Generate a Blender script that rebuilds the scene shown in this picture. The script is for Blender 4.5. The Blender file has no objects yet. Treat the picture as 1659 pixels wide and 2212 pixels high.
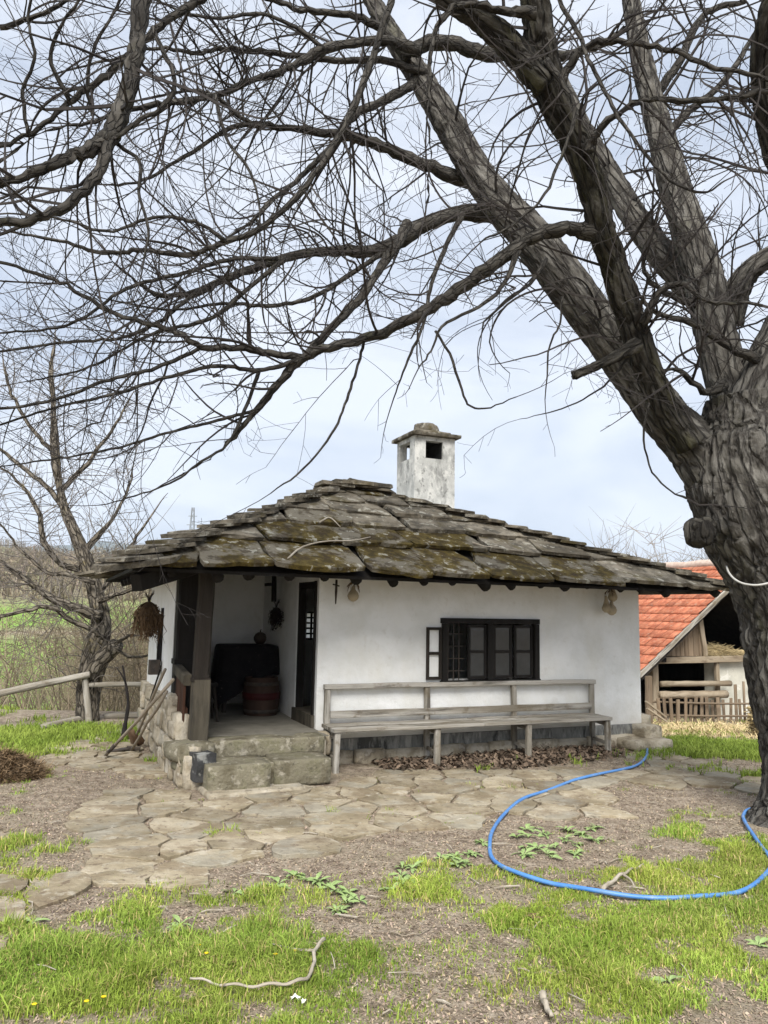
import bpy, bmesh, math, random
import numpy as np
from mathutils import Vector, Matrix, noise as mn

# ------------------------------------------------------------------ camera
F, CX, CY, CAMH = 1662., 829.5, 1106., 1.6
PITCH, ROLL = math.atan(212/1662.), 0.018
fw = np.array([0, math.cos(PITCH), math.sin(PITCH)])
_r = np.array([1., 0, 0]); _u = np.cross(_r, fw)
RX = math.cos(ROLL)*_r + math.sin(ROLL)*_u
UP = -math.sin(ROLL)*_r + math.cos(ROLL)*_u
CAM = np.array([0, 0, CAMH])
sc = bpy.context.scene
COL = sc.collection
cd = bpy.data.cameras.new('camera'); cam = bpy.data.objects.new('camera', cd); COL.objects.link(cam)
M = Matrix.Identity(4)
for i, v in enumerate((RX, UP, -fw)):
    for j in range(3): M[j][i] = v[j]
M[2][3] = CAMH
cam.matrix_world = M
cd.sensor_fit = 'HORIZONTAL'; cd.sensor_width = 36; cd.lens = 36*F/1659.; cd.clip_end = 20000; cd.clip_start = .05
sc.camera = cam
# ------------------------------------------------------------------ light
SUN_AZ, SUN_EL = math.radians(183), math.radians(47)     # azimuth clockwise from +Y: behind the camera, a little to the left
w = bpy.data.worlds.new('World'); sc.world = w; w.use_nodes = True
nt = w.node_tree; N = nt.nodes; L = nt.links
bg = N['Background']
sky = N.new('ShaderNodeTexSky'); sky.sky_type = 'NISHITA'; sky.sun_disc = False
sky.sun_elevation = SUN_EL; sky.sun_rotation = SUN_AZ; sky.air_density = 1.0; sky.dust_density = 2.0
tc = N.new('ShaderNodeTexCoord'); mp = N.new('ShaderNodeMapping'); mp.inputs['Scale'].default_value = (1, 1, 2.6)
n1 = N.new('ShaderNodeTexNoise'); n1.inputs['Scale'].default_value = 2.2; n1.inputs['Detail'].default_value = 7; n1.inputs['Roughness'].default_value = .55; n1.inputs['Distortion'].default_value = .3
rp = N.new('ShaderNodeValToRGB'); rp.color_ramp.elements[0].position = .38; rp.color_ramp.elements[1].position = .6
rp.color_ramp.elements[0].color = (3.2, 3.6, 4.3, 1); rp.color_ramp.elements[1].color = (5.0, 5.25, 5.7, 1)
mx = N.new('ShaderNodeMix'); mx.data_type = 'RGBA'; mx.inputs[0].default_value = .86
L.new(tc.outputs['Generated'], mp.inputs['Vector']); L.new(mp.outputs[0], n1.inputs['Vector'])
L.new(n1.outputs['Fac'], rp.inputs[0]); L.new(sky.outputs[0], mx.inputs[6]); L.new(rp.outputs[0], mx.inputs[7])
L.new(mx.outputs[2], bg.inputs['Color']); bg.inputs['Strength'].default_value = .053
sd = bpy.data.lights.new('sun', 'SUN'); sd.energy = 1.5; sd.angle = math.radians(30); sd.color = (1, .97, .92)
sun = bpy.data.objects.new('sun', sd); COL.objects.link(sun)
sdir = Vector((math.sin(SUN_AZ)*math.cos(SUN_EL), math.cos(SUN_AZ)*math.cos(SUN_EL), math.sin(SUN_EL)))
sun.rotation_euler = sdir.to_track_quat('Z', 'Y').to_euler(); sun.location = (0, -10, 20)
vs = sc.view_settings; vs.view_transform = 'Standard'; vs.look = 'None'; vs.gamma = 1; vs.exposure = 1.95; vs.use_curve_mapping = False
sc.cycles.use_denoising = True
sc.cycles.max_bounces = 6; sc.cycles.diffuse_bounces = 3; sc.cycles.transparent_max_bounces = 8

random.seed(7); rng = np.random.default_rng(7)
# ------------------------------------------------------------------ pixel -> place (pixels of a 1659 px wide view)
HA = math.radians(23)
E1 = np.array([math.cos(HA), math.sin(HA), 0]); E2 = np.array([-math.sin(HA), math.cos(HA), 0])
def ray(u, v): return fw + RX*(u-CX)/F - UP*(v-CY)/F
def pz(u, v, z=0.):
    d = ray(u, v); return CAM + d*((z-CAMH)/d[2])
def py(u, v, Y):
    d = ray(u, v); return CAM + d*(Y/d[1])
def hw(p, q, z): return E1*p + E2*q + np.array([0, 0, z])
def onq(u, v, q):
    d = ray(u, v); P = CAM + d*(q/(d@E2)); return np.array([P@E1, q, P[2]])
def onp(u, v, p):
    d = ray(u, v); P = CAM + d*(p/(d@E1)); return np.array([p, P@E2, P[2]])
def wq(u, v, q): return hw(*onq(u, v, q))
def proj(P):
    v = np.asarray(P) - CAM; k = v@fw
    return CX + F*(v@RX)/k, CY - F*(v@UP)/k
def sst(a, b, x):
    t = np.clip((np.asarray(x, float)-a)/(b-a), 0, 1); return t*t*(3-2*t)
def ground_z(x, y):
    x = np.asarray(x, float); y = np.asarray(y, float)
    left = -.24*np.clip(y-11.9, 0, 22) + .085*np.clip(y-48, 0, 90) + .10*np.clip(y-138, 0, 180) + .055*np.clip(y-318, 0, 420)
    left = left*sst(11.0, 14, y) + sst(200, 700, y)*np.clip((-x/np.maximum(y, 1)-.40)*150, -6, 12)
    right = -.094*np.clip(y-9.3, 0, 12.5) + .03*np.clip(y-45, 0, 400)
    k = sst(-1.2, 2.5, x - .12*np.clip(y-10, 0, 100))
    z = left*(1-k) + right*k
    nearw = 1 - sst(9, 14, y)
    return z + nearw*.012*np.sin(x*1.7+1)*np.sin(y*1.3) + sst(100, 400, y)*(3*np.sin(x*.013+1)+2*np.sin(x*.031+y*.01))
GY = np.geomspace(1.5, 3000, 1900)
def G(u, v):
    """first ground point on the ray through a pixel"""
    d = ray(u, v); d = d/d[1]; Q = CAM + d*GY[:, None]; h = Q[:, 2]-ground_z(Q[:, 0], Q[:, 1]); k = np.argmax(h <= 0)
    if h[k] > 0 or k == 0: return Q[-1]
    f = h[k-1]/(h[k-1]-h[k]); P = Q[k-1]*(1-f)+Q[k]*f; return np.array([P[0], P[1], float(ground_z(P[0], P[1]))])
# ------------------------------------------------------------------ materials
def pm(name, cols, scale=6., rough=.85, bump=.3, bscale=None, stretch=(1, 1, 1), rnd=0., attr=None, detail=6., lo=.32, hi=.68, spec=.25, dist=.02, layers=(), bstretch=None, crack=None):
    m = bpy.data.materials.new(name); m.use_nodes = True
    nt = m.node_tree; N = nt.nodes; L = nt.links; b = N['Principled BSDF']
    b.inputs['Roughness'].default_value = rough; b.inputs['Specular IOR Level'].default_value = spec
    if attr:
        t = N.new('ShaderNodeAttribute'); t.attribute_name = attr; src = t.outputs['Vector']
    else:
        t = N.new('ShaderNodeTexCoord'); src = t.outputs['Object']
    if rnd:
        oi = N.new('ShaderNodeObjectInfo'); ad = N.new('ShaderNodeVectorMath'); ad.operation = 'ADD'
        mu = N.new('ShaderNodeMath'); mu.operation = 'MULTIPLY'; mu.inputs[1].default_value = 37.
        L.new(oi.outputs['Random'], mu.inputs[0]); L.new(src, ad.inputs[0]); L.new(mu.outputs[0], ad.inputs[1]); src = ad.outputs[0]
    def nz(sc_, st, det, rgh=.6):
        mpn = N.new('ShaderNodeMapping'); mpn.inputs['Scale'].default_value = st; L.new(src, mpn.inputs['Vector'])
        n = N.new('ShaderNodeTexNoise'); n.inputs['Scale'].default_value = sc_; n.inputs['Detail'].default_value = det; n.inputs['Roughness'].default_value = rgh
        L.new(mpn.outputs[0], n.inputs['Vector']); return n.outputs['Fac']
    n = nz(scale, stretch, detail)
    r = N.new('ShaderNodeValToRGB'); e = r.color_ramp.elements
    e[0].position = lo; e[0].color = (*cols[0], 1); e[1].position = hi; e[1].color = (*cols[-1], 1)
    for i, c in enumerate(cols[1:-1]):
        x = e.new(lo + (hi-lo)*(i+1)/(len(cols)-1)); x.color = (*c, 1)
    L.new(n, r.inputs[0]); out = r.outputs[0]
    for (lc, ls, l0, l1, lst, amt) in layers:
        f = nz(ls, lst, 7, .65); rr = N.new('ShaderNodeMapRange'); rr.inputs[1].default_value = l0; rr.inputs[2].default_value = l1; rr.inputs[4].default_value = amt
        L.new(f, rr.inputs[0]); x = N.new('ShaderNodeMix'); x.data_type = 'RGBA'
        L.new(rr.outputs[0], x.inputs[0]); L.new(out, x.inputs[6]); x.inputs[7].default_value = (*lc, 1); out = x.outputs[2]
    cm = None
    if crack:
        ks, kst, kw, kc, ka = crack; mpn = N.new('ShaderNodeMapping'); mpn.inputs['Scale'].default_value = kst; L.new(src, mpn.inputs['Vector'])
        dn = N.new('ShaderNodeTexNoise'); dn.inputs['Scale'].default_value = ks*.9; dn.inputs['Detail'].default_value = 4; L.new(mpn.outputs[0], dn.inputs['Vector'])
        ml = N.new('ShaderNodeVectorMath'); ml.operation = 'SCALE'; ml.inputs['Scale'].default_value = 1.1/ks; L.new(dn.outputs['Color'], ml.inputs[0])
        ad2 = N.new('ShaderNodeVectorMath'); ad2.operation = 'ADD'; L.new(mpn.outputs[0], ad2.inputs[0]); L.new(ml.outputs[0], ad2.inputs[1])
        ab = N.new('ShaderNodeTexVoronoi'); ab.feature = 'DISTANCE_TO_EDGE'; ab.inputs['Scale'].default_value = ks; L.new(ad2.outputs[0], ab.inputs['Vector'])
        cm = N.new('ShaderNodeMapRange'); cm.inputs[1].default_value = 0; cm.inputs[2].default_value = kw; cm.inputs[3].default_value = ka; cm.inputs[4].default_value = 0; L.new(ab.outputs[0], cm.inputs[0])
        x = N.new('ShaderNodeMix'); x.data_type = 'RGBA'; L.new(cm.outputs[0], x.inputs[0]); L.new(out, x.inputs[6]); x.inputs[7].default_value = (*kc, 1); out = x.outputs[2]
    if rnd:
        h = N.new('ShaderNodeHueSaturation'); rr = N.new('ShaderNodeMapRange'); rr.inputs[3].default_value = 1-rnd; rr.inputs[4].default_value = 1+rnd
        L.new(oi.outputs['Random'], rr.inputs[0]); L.new(rr.outputs[0], h.inputs['Value']); L.new(out, h.inputs['Color']); out = h.outputs[0]
    L.new(out, b.inputs['Base Color'])
    if bump:
        bn = N.new('ShaderNodeBump'); bn.inputs['Strength'].default_value = bump; bn.inputs['Distance'].default_value = dist
        L.new(nz(bscale or scale*4, bstretch or stretch, 8, .65), bn.inputs['Height']); L.new(bn.outputs[0], b.inputs['Normal'])
        if cm:
            b2 = N.new('ShaderNodeBump'); b2.invert = True; b2.inputs['Strength'].default_value = .9; b2.inputs['Distance'].default_value = dist*1.5
            L.new(cm.outputs[0], b2.inputs['Height']); L.new(bn.outputs[0], b2.inputs['Normal']); L.new(b2.outputs[0], b.inputs['Normal'])
    return m
def vary(m, attr='tint'):
    """multiply the base colour by a per-face tint stored in the mesh"""
    nt = m.node_tree; b = nt.nodes['Principled BSDF']; lk = b.inputs['Base Color'].links[0]; s = lk.from_socket
    a = nt.nodes.new('ShaderNodeAttribute'); a.attribute_name = attr
    x = nt.nodes.new('ShaderNodeMix'); x.data_type = 'RGBA'; x.blend_type = 'MULTIPLY'; x.inputs[0].default_value = 1
    nt.links.new(s, x.inputs[6]); nt.links.new(a.outputs['Color'], x.inputs[7]); nt.links.new(x.outputs[2], b.inputs['Base Color'])
    return m
S1 = (1, 1, 1)
MT = {}
MT['plaster'] = pm('plaster', [(.76, .76, .73), (.84, .84, .82)], 3, .9, .45, 9, dist=.025, lo=.4, hi=.6, layers=[((.66, .62, .5), 1.3, .5, .7, (1, 1, .5), .35), ((.6, .57, .5), 10, .58, .68, S1, .3)])
_n = MT['plaster'].node_tree; _b = _n.nodes['Principled BSDF']; _c = _b.inputs['Base Color'].links[0].from_socket      # mud splashed on the foot of the walls
_g = _n.nodes.new('ShaderNodeTexCoord'); _s = _n.nodes.new('ShaderNodeSeparateXYZ'); _k = _n.nodes.new('ShaderNodeTexNoise'); _k.inputs['Scale'].default_value = 5; _k.inputs['Detail'].default_value = 8
_q = _n.nodes.new('ShaderNodeMath'); _q.operation = 'MULTIPLY_ADD'; _q.inputs[1].default_value = .7; _r = _n.nodes.new('ShaderNodeMapRange'); _r.inputs[1].default_value = .9; _r.inputs[2].default_value = .55; _r.inputs[4].default_value = .55
_x = _n.nodes.new('ShaderNodeMix'); _x.data_type = 'RGBA'; _x.inputs[7].default_value = (.5, .46, .38, 1)
for _a, _d in ((_g.outputs['Object'], _s.inputs[0]), (_g.outputs['Object'], _k.inputs['Vector']), (_k.outputs['Fac'], _q.inputs[0]), (_s.outputs['Z'], _q.inputs[2]), (_q.outputs[0], _r.inputs[0]), (_r.outputs[0], _x.inputs[0]), (_c, _x.inputs[6]), (_x.outputs[2], _b.inputs['Base Color'])): _n.links.new(_a, _d)
MT['plaster_chimney'] = pm('plaster_chimney', [(.5, .5, .47), (.68, .68, .64)], 4, .9, .4, 30, lo=.4, hi=.6, layers=[((.25, .25, .235), 4.5, .5, .6, (1, 1, .45), .75), ((.76, .75, .7), 6, .52, .6, (1, 1, .6), .7), ((.12, .12, .11), 14, .58, .64, (1, 1, .6), .6)])
MT['plinth'] = pm('plinth', [(.16, .16, .15), (.32, .32, .295)], 5, .9, .6, 22, stretch=(1, 1, .45), lo=.4, hi=.6, layers=[((.42, .41, .37), 13, .52, .62, (1, 1, .22), .8), ((.03, .03, .028), 5, .5, .58, (1, 1, .3), .85)])
MT['stone'] = pm('stone', [(.32, .27, .19), (.44, .38, .28), (.52, .46, .36)], 5, .9, .9, 16, rnd=.16, dist=.04, lo=.38, hi=.62, layers=[((.2, .165, .12), 8, .53, .6, S1, .75), ((.62, .57, .47), 4, .53, .6, S1, .65)])
MT['step'] = pm('step', [(.14, .122, .08), (.22, .198, .14), (.3, .27, .2)], 5, .92, .8, 26, rnd=.12, dist=.03, lo=.38, hi=.62, layers=[((.12, .115, .055), 5, .5, .6, S1, .6), ((.46, .42, .34), 11, .56, .63, S1, .6), ((.07, .065, .05), 15, .58, .64, S1, .6)])
MT['porch_floor'] = pm('porch_floor', [(.15, .138, .11), (.25, .232, .19)], 4, .9, .4, 26, layers=[((.1, .095, .08), 11, .6, .7, S1, .6)])
MT['black_stone'] = pm('black_stone', [(.028, .028, .028), (.075, .075, .075)], 7, .85, .7, 30, layers=[((.4, .4, .37), 5, .53, .6, S1, .7)])
MT['slab'] = pm('slab', [(.095, .08, .056), (.165, .143, .107), (.245, .215, .165)], 3.2, .92, .9, 13, rnd=.22, dist=.05, lo=.38, hi=.62, layers=[((.05, .045, .036), 5, .5, .6, S1, .75), ((.42, .4, .33), 8, .57, .62, S1, .7), ((.075, .057, .012), 2.3, .565, .635, S1, .6)])
MT['slab_moss'] = pm('slab_moss', [(.05, .036, .01), (.13, .095, .022)], 9, .95, 1., 34, rnd=.12, dist=.05, lo=.4, hi=.6, layers=[((.2, .18, .14), 2.4, .5, .56, S1, .9), ((.045, .03, .015), 6, .53, .6, S1, .7), ((.42, .41, .35), 9, .59, .625, S1, .8)])
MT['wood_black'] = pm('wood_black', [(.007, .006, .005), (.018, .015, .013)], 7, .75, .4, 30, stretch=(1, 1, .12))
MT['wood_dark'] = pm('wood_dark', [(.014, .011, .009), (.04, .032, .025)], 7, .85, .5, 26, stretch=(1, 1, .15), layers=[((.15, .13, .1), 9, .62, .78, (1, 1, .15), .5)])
MT['wood_post'] = pm('wood_post', [(.05, .043, .031), (.125, .108, .08)], 7, .9, .6, 24, stretch=(1, 1, .14), layers=[((.03, .027, .022), 5, .5, .66, (1, 1, .25), .8)])
MT['rail_brown'] = pm('rail_brown', [(.04, .018, .011), (.085, .04, .024)], 7, .8, .4, 26, stretch=(1, 1, .15))
MT['wood_grey'] = pm('wood_grey', [(.2, .175, .135), (.31, .285, .24), (.42, .395, .35)], 7, .9, .6, 30, attr='bc', stretch=(1, 1, .1), bstretch=(1, 1, .08), lo=.38, hi=.62, layers=[((.08, .07, .055), 8, .52, .62, (1, 1, .14), .8), ((.13, .1, .06), 4, .55, .63, S1, .6)])
MT['wood_barn'] = pm('wood_barn', [(.12, .083, .05), (.25, .19, .13)], 6, .9, .5, 26, attr='bc', rnd=.22, stretch=(1, 1, .12), layers=[((.07, .05, .035), 9, .55, .7, (1, 1, .2), .7)])
MT['log'] = pm('log', [(.17, .13, .085), (.33, .275, .2)], 7, .9, .6, 22, attr='bc', stretch=(1, 1, .2), rnd=.12, layers=[((.1, .07, .045), 8, .56, .68, (1, 1, .3), .7)])
MT['tile'] = pm('tile', [(.38, .115, .06), (.53, .2, .11)], 6, .85, .3, 30, rnd=.2, lo=.4, hi=.6, layers=[((.27, .085, .05), 5, .53, .63, S1, .65), ((.4, .3, .22), 9, .57, .64, S1, .5)])
MT['mortar'] = pm('mortar', [(.42, .3, .24), (.6, .5, .42)], 9, .95, .6, 20)
MT['straw'] = vary(pm('straw', [(.42, .32, .16), (.62, .5, .28)], 8, .9, 0))
MT['barn_wall'] = pm('barn_wall', [(.4, .39, .33), (.55, .53, .45)], 3, .95, .4, 20, layers=[((.3, .28, .22), 3, .58, .7, S1, .6), ((.66, .64, .58), 2, .6, .63, S1, .6)])
MT['interior'] = pm('interior', [(.12, .11, .1), (.16, .15, .13)], 3, .95, 0)
MT['glass'] = pm('glass', [(.02, .025, .028), (.04, .045, .05)], 3, .05, .05, 12, spec=.6)
MT['iron'] = pm('iron', [(.03, .028, .026), (.08, .06, .045)], 12, .6, .4, 40)
MT['rust'] = pm('rust', [(.1, .055, .03), (.19, .12, .075)], 14, .8, .4, 40)
MT['cloth'] = pm('cloth', [(.007, .007, .008), (.016, .014, .015)], 9, .95, .5, 60, layers=[((.12, .1, .085), 24, .63, .69, (1, 1, 1.5), .5)])
MT['barrel'] = pm('barrel', [(.035, .02, .014), (.07, .04, .028)], 6, .75, .4, 24, stretch=(1, 1, .15))
MT['barrel_red'] = pm('barrel_red', [(.04, .007, .007), (.065, .01, .01)], 9, .6, .2)
MT['gourd'] = pm('gourd', [(.3, .24, .15), (.48, .41, .29)], 8, .7, .2, 20, layers=[((.15, .11, .07), 6, .58, .7, S1, .6)])
MT['gourd_dark'] = pm('gourd_dark', [(.03, .022, .017), (.055, .04, .03)], 8, .6, .2)
MT['herb'] = vary(pm('herb', [(.06, .038, .022), (.15, .095, .05)], 10, .95, 0))
MT['herb_dark'] = vary(pm('herb_dark', [(.012, .01, .009), (.03, .022, .018)], 10, .95, 0))
MT['hose'] = pm('hose', [(.05, .18, .47), (.1, .26, .56)], 6, .45, .15, 40, spec=.5, layers=[((.3, .36, .42), 9, .57, .66, S1, .5), ((.14, .15, .14), 6, .56, .66, S1, .45)])
MT['cord'] = pm('cord', [(.38, .37, .34), (.52, .51, .48)], 20, .8, .3)
MT['bark'] = pm('bark', [(.07, .063, .053), (.125, .116, .1), (.195, .184, .162)], 11, .95, .9, 40, attr='bc', stretch=(1, 1, .35), bstretch=(1, 1, .4), dist=.03, lo=.36, hi=.64, layers=[((.04, .036, .03), 20, .52, .62, (1, 1, .28), .8), ((.075, .075, .03), 3, .56, .7, (1, 1, .5), .4)], crack=(12, (1, 1, .2), .15, (.035, .03, .026), .8))
MT['bark_dark'] = pm('bark_dark', [(.024, .021, .017), (.05, .045, .036), (.09, .083, .07)], 11, .95, .9, 40, attr='bc', stretch=(1, 1, .35), bstretch=(1, 1, .4), dist=.03, lo=.36, hi=.64, layers=[((.06, .058, .02), 3, .5, .62, (1, 1, .5), .6)], crack=(13, (1, 1, .2), .15, (.013, .011, .009), .8))
MT['limb'] = pm('limb', [(.028, .025, .021), (.062, .056, .047), (.12, .112, .097)], 9, .9, .6, 34, attr='bc', stretch=(1, 1, .4), lo=.36, hi=.66, layers=[((.02, .018, .015), 8, .52, .62, (1, 1, .5), .7), ((.06, .062, .025), 4, .56, .68, S1, .4)], crack=(26, (1, 1, .35), .12, (.016, .014, .012), .6))
MT['twig'] = pm('twig', [(.022, .019, .018), (.06, .052, .047)], 5, .85, 0)
MT['bark_left'] = pm('bark_left', [(.1, .084, .06), (.19, .165, .13), (.29, .26, .21)], 9, .95, .9, 30, attr='bc', stretch=(1, 1, .35), dist=.03, lo=.36, hi=.64, layers=[((.2, .16, .05), 2.2, .54, .64, S1, .6), ((.035, .03, .022), 8, .52, .6, (1, 1, .4), .7)], crack=(17, (1, 1, .3), .15, (.025, .02, .016), .8))
MT['twig_left'] = pm('twig_left', [(.11, .095, .08), (.2, .18, .16)], 5, .9, 0)
MT['brush'] = vary(pm('brush', [(.15, .12, .085), (.25, .205, .15)], 2, .95, 0))
MT['wood_far'] = vary(pm('wood_far', [(.17, .135, .11), (.25, .205, .17)], .1, .95, 0))
MT['grass'] = vary(pm('grass', [(.2, .295, .035), (.33, .42, .075)], 1.5, .75, 0, lo=.36, hi=.64))
MT['leaf'] = vary(pm('leaf', [(.2, .29, .09), (.31, .4, .17)], 9, .7, .2, 30))
MT['litter'] = vary(pm('litter', [(.23, .178, .13), (.38, .31, .235)], 7, .95, 0))
MT['litter_dark'] = vary(pm('litter_dark', [(.1, .07, .048), (.19, .14, .1)], 7, .95, 0))
MT['stick'] = pm('stick', [(.2, .165, .12), (.36, .31, .245)], 12, .9, .4, 40, attr='bc', stretch=(1, 1, .3))
MT['stick_pale'] = pm('stick_pale', [(.3, .26, .2), (.5, .45, .37)], 12, .9, .4, 40, attr='bc', stretch=(1, 1, .3), lo=.4, hi=.6)
MT['char'] = pm('char', [(.008, .007, .007), (.025, .02, .018)], 12, .9, .5, 40)
MT['yellow'] = pm('yellow', [(.75, .5, .01), (.85, .62, .02)], 20, .7, 0)
MT['paper'] = pm('paper', [(.7, .68, .62), (.8, .78, .74)], 8, .9, .2)
MT['flag'] = pm('flag', [(.21, .172, .11), (.3, .25, .168), (.38, .325, .235)], 2.6, .92, .8, 18, rnd=.16, dist=.025, lo=.38, hi=.62, layers=[((.2, .155, .1), 3.2, .5, .6, S1, .75), ((.44, .4, .32), 9, .56, .64, S1, .6), ((.13, .095, .065), 17, .575, .63, S1, .75), ((.3, .285, .235), 1.7, .52, .6, S1, .5)])
MT['milk_glass'] = pm('milk_glass', [(.8, .8, .8), (.85, .85, .85)], 2, .6, 0)
_n = MT['milk_glass'].node_tree; _t = _n.nodes.new('ShaderNodeBsdfTranslucent'); _t.inputs[0].default_value = (.9, .9, .9, 1); _n.links.new(_t.outputs[0], _n.nodes['Material Output'].inputs['Surface'])
MT['soot'] = pm('soot', [(.01, .01, .01), (.02, .02, .02)], 9, .95, 0)
MT['mountain'] = pm('mountain', [(.04, .055, .035), (.07, .085, .05)], .002, .95, 0)
MT['pylon'] = pm('pylon', [(.2, .21, .22), (.26, .27, .28)], 1, .6, 0)

# ------------------------------------------------------------------ mesh collector
TINTED = {'straw', 'herb', 'herb_dark', 'brush', 'wood_far', 'grass', 'leaf', 'litter', 'litter_dark'}
class MB:
    def __init__(s): s.V = []; s.n = 0; s.Q = []; s.T = []; s.G = []; s.B = []; s.tq = []; s.tt = []
    def add(s, v, quads=None, tris=None, ngons=None, bc=None, tint=None):
        v = np.asarray(v, float).reshape(-1, 3)
        s.V.append(v); s.B.append(v if bc is None else np.asarray(bc, float).reshape(-1, 3))
        if quads is not None and len(quads):
            q = np.asarray(quads, np.int64); s.Q.append(q+s.n); s.tq.append(np.ones((len(q), 3)) if tint is None else np.broadcast_to(tint, (len(q), 3)))
        if tris is not None and len(tris):
            q = np.asarray(tris, np.int64); s.T.append(q+s.n); s.tt.append(np.ones((len(q), 3)) if tint is None else np.broadcast_to(tint, (len(q), 3)))
        for g in (ngons or []): s.G.append([i+s.n for i in g])
        s.n += len(v); return s
    def tube(s, pts, rad, sides=6, cap=True, fn=None, k=1.0):
        pts = np.asarray(pts, float); n = len(pts); rad = np.broadcast_to(np.asarray(rad, float), (n,))
        tg = np.gradient(pts, axis=0); tg /= np.linalg.norm(tg, axis=1)[:, None]+1e-9
        a = np.array([0, 0, 1.]) if abs(tg[0][2]) < .9 else np.array([0, 1., 0])
        x = np.cross(a, tg[0]); x /= np.linalg.norm(x); xs = [x]
        for i in range(1, n):
            x = xs[-1] - tg[i]*(xs[-1]@tg[i]); x /= np.linalg.norm(x)+1e-9; xs.append(x)
        xs = np.array(xs); ys = np.cross(tg, xs)
        th = np.arange(sides)*2*math.pi/sides; c = np.cos(th); si = np.sin(th)
        ln = np.concatenate([[0], np.cumsum(np.linalg.norm(np.diff(pts, axis=0), axis=1))])
        R = np.repeat(rad[:, None], sides, 1)
        bc = np.stack([c[None, :]*np.maximum(rad, .02)[:, None]*k, si[None, :]*np.maximum(rad, .02)[:, None]*k, np.repeat(ln[:, None], sides, 1)], -1)
        if fn is not None: R = fn(R, th, ln, bc)
        v = pts[:, None, :] + R[..., None]*(c[None, :, None]*xs[:, None, :] + si[None, :, None]*ys[:, None, :])
        i = np.arange(n-1)[:, None]*sides; j = np.arange(sides)[None, :]; j2 = (j+1) % sides
        q = np.stack([i+j, i+j2, i+sides+j2, i+sides+j], -1).reshape(-1, 4)
        ng = [list(range(sides))[::-1], list(range((n-1)*sides, n*sides))] if cap else None
        return s.add(v, q, None, ng, bc)
    def queue(s, P, R_):
        s.PQ = getattr(s, 'PQ', []); s.PQ.append((P, R_)); s.n += 0; return s
    def flush(s, sides=3):
        """all queued thin tubes at once"""
        if not getattr(s, 'PQ', None): return s
        ns = np.array([len(p) for p, r in s.PQ]); A = np.concatenate([p for p, r in s.PQ]); R_ = np.concatenate([r for p, r in s.PQ]); o = np.concatenate([[0], np.cumsum(ns)])
        first = np.zeros(len(A), bool); first[o[:-1]] = True; last = np.zeros(len(A), bool); last[o[1:]-1] = True; idx = np.arange(len(A))
        t = A[np.where(last, idx, idx+1).clip(0, len(A)-1)] - A[np.where(first, idx, idx-1).clip(0)]; t /= np.linalg.norm(t, axis=1)[:, None]+1e-9
        x = np.cross(t, np.array([.31, .52, .79])); x /= np.linalg.norm(x, axis=1)[:, None]+1e-9; y = np.cross(t, x)
        th = np.arange(sides)*2*math.pi/sides; v = A[:, None, :] + R_[:, None, None]*(np.cos(th)[None, :, None]*x[:, None, :] + np.sin(th)[None, :, None]*y[:, None, :])
        i = idx[~last][:, None]*sides; j = np.arange(sides)[None, :]; j2 = (j+1) % sides
        s.PQ = []; return s.add(v, np.stack([i+j, i+j2, i+sides+j2, i+sides+j], -1).reshape(-1, 4))
    def box(s, m4, sz, bev=.0, jit=0.):
        """chamfered box: 8-gon section along local z; m4 4x4 (rotation+centre), sz full size"""
        x, y, z = [d/2 for d in sz]; b = min(bev, x*.6, y*.6)
        ring = [(x-b, -y), (x, -y+b), (x, y-b), (x-b, y), (-x+b, y), (-x, y-b), (-x, -y+b), (-x+b, -y)] if b > 0 else [(x, -y), (x, y), (-x, y), (-x, -y)]
        k = len(ring); segs = max(1, int(2*z/.25)) if jit else 1
        v = []
        for i in range(segs+1):
            zz = -z + 2*z*i/segs; ox, oy = (random.gauss(0, jit), random.gauss(0, jit)) if jit else (0, 0); g = 1+random.gauss(0, jit*3) if jit else 1
            v += [(a*g+ox, c*g+oy, zz) for a, c in ring]
        v = np.array(v); R3 = np.array([list(r)[:3] for r in m4])[:3, :]; t = np.array([m4[i][3] for i in range(3)])
        wv = v@R3.T + t
        q = [(i*k+j, i*k+(j+1) % k, (i+1)*k+(j+1) % k, (i+1)*k+j) for i in range(segs) for j in range(k)]
        off = random.random()*20
        return s.add(wv, q, None, [list(range(k))[::-1], list(range(segs*k, (segs+1)*k))], v+np.array([off, off, 0]))
    def beam(s, a, b, wd, ht, up=(0, 0, 1), bev=.006, jit=0.):
        a = Vector(a); b = Vector(b); d = b-a; z = d.normalized(); u = Vector(up)
        if abs(z.dot(u)) > .98: u = Vector(tuple(E1))
        x = u.cross(z).normalized(); y = z.cross(x)
        m = Matrix((x, y, z)).transposed().to_4x4(); m.translation = (a+b)/2
        return s.box(m, (wd, ht, d.length), bev, jit)
    def hbox(s, p0, p1, q0, q1, z0, z1, bev=.0):
        m = Matrix((Vector(E1), Vector(E2), Vector((0, 0, 1)))).transposed().to_4x4(); m.translation = Vector(hw((p0+p1)/2, (q0+q1)/2, (z0+z1)/2))
        return s.box(m, (p1-p0, q1-q0, z1-z0), bev)
    def stone(s, c, sz, rot=0., n=3, rnd=.22, rough=.06, seed=None):
        """rounded rough block in the house frame turned by rot"""
        sd_ = random.random()*100 if seed is None else seed
        g = np.linspace(-1, 1, n+1); V = []; Q = []
        for ax in range(3):
            for sg in (-1, 1):
                o = len(V)
                for i in range(n+1):
                    for j in range(n+1):
                        p = [0, 0, 0]; p[ax] = sg; p[(ax+1) % 3] = g[i]; p[(ax+2) % 3] = g[j]; V.append(p)
                for i in range(n):
                    for j in range(n):
                        a = o+i*(n+1)+j; f = (a, a+n+1, a+n+2, a+1); Q.append(f if sg > 0 else f[::-1])
        V = np.array(V, float); ln = np.linalg.norm(V, axis=1, keepdims=True); V = V*(1-rnd) + V/ln*rnd*1.25
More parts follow.
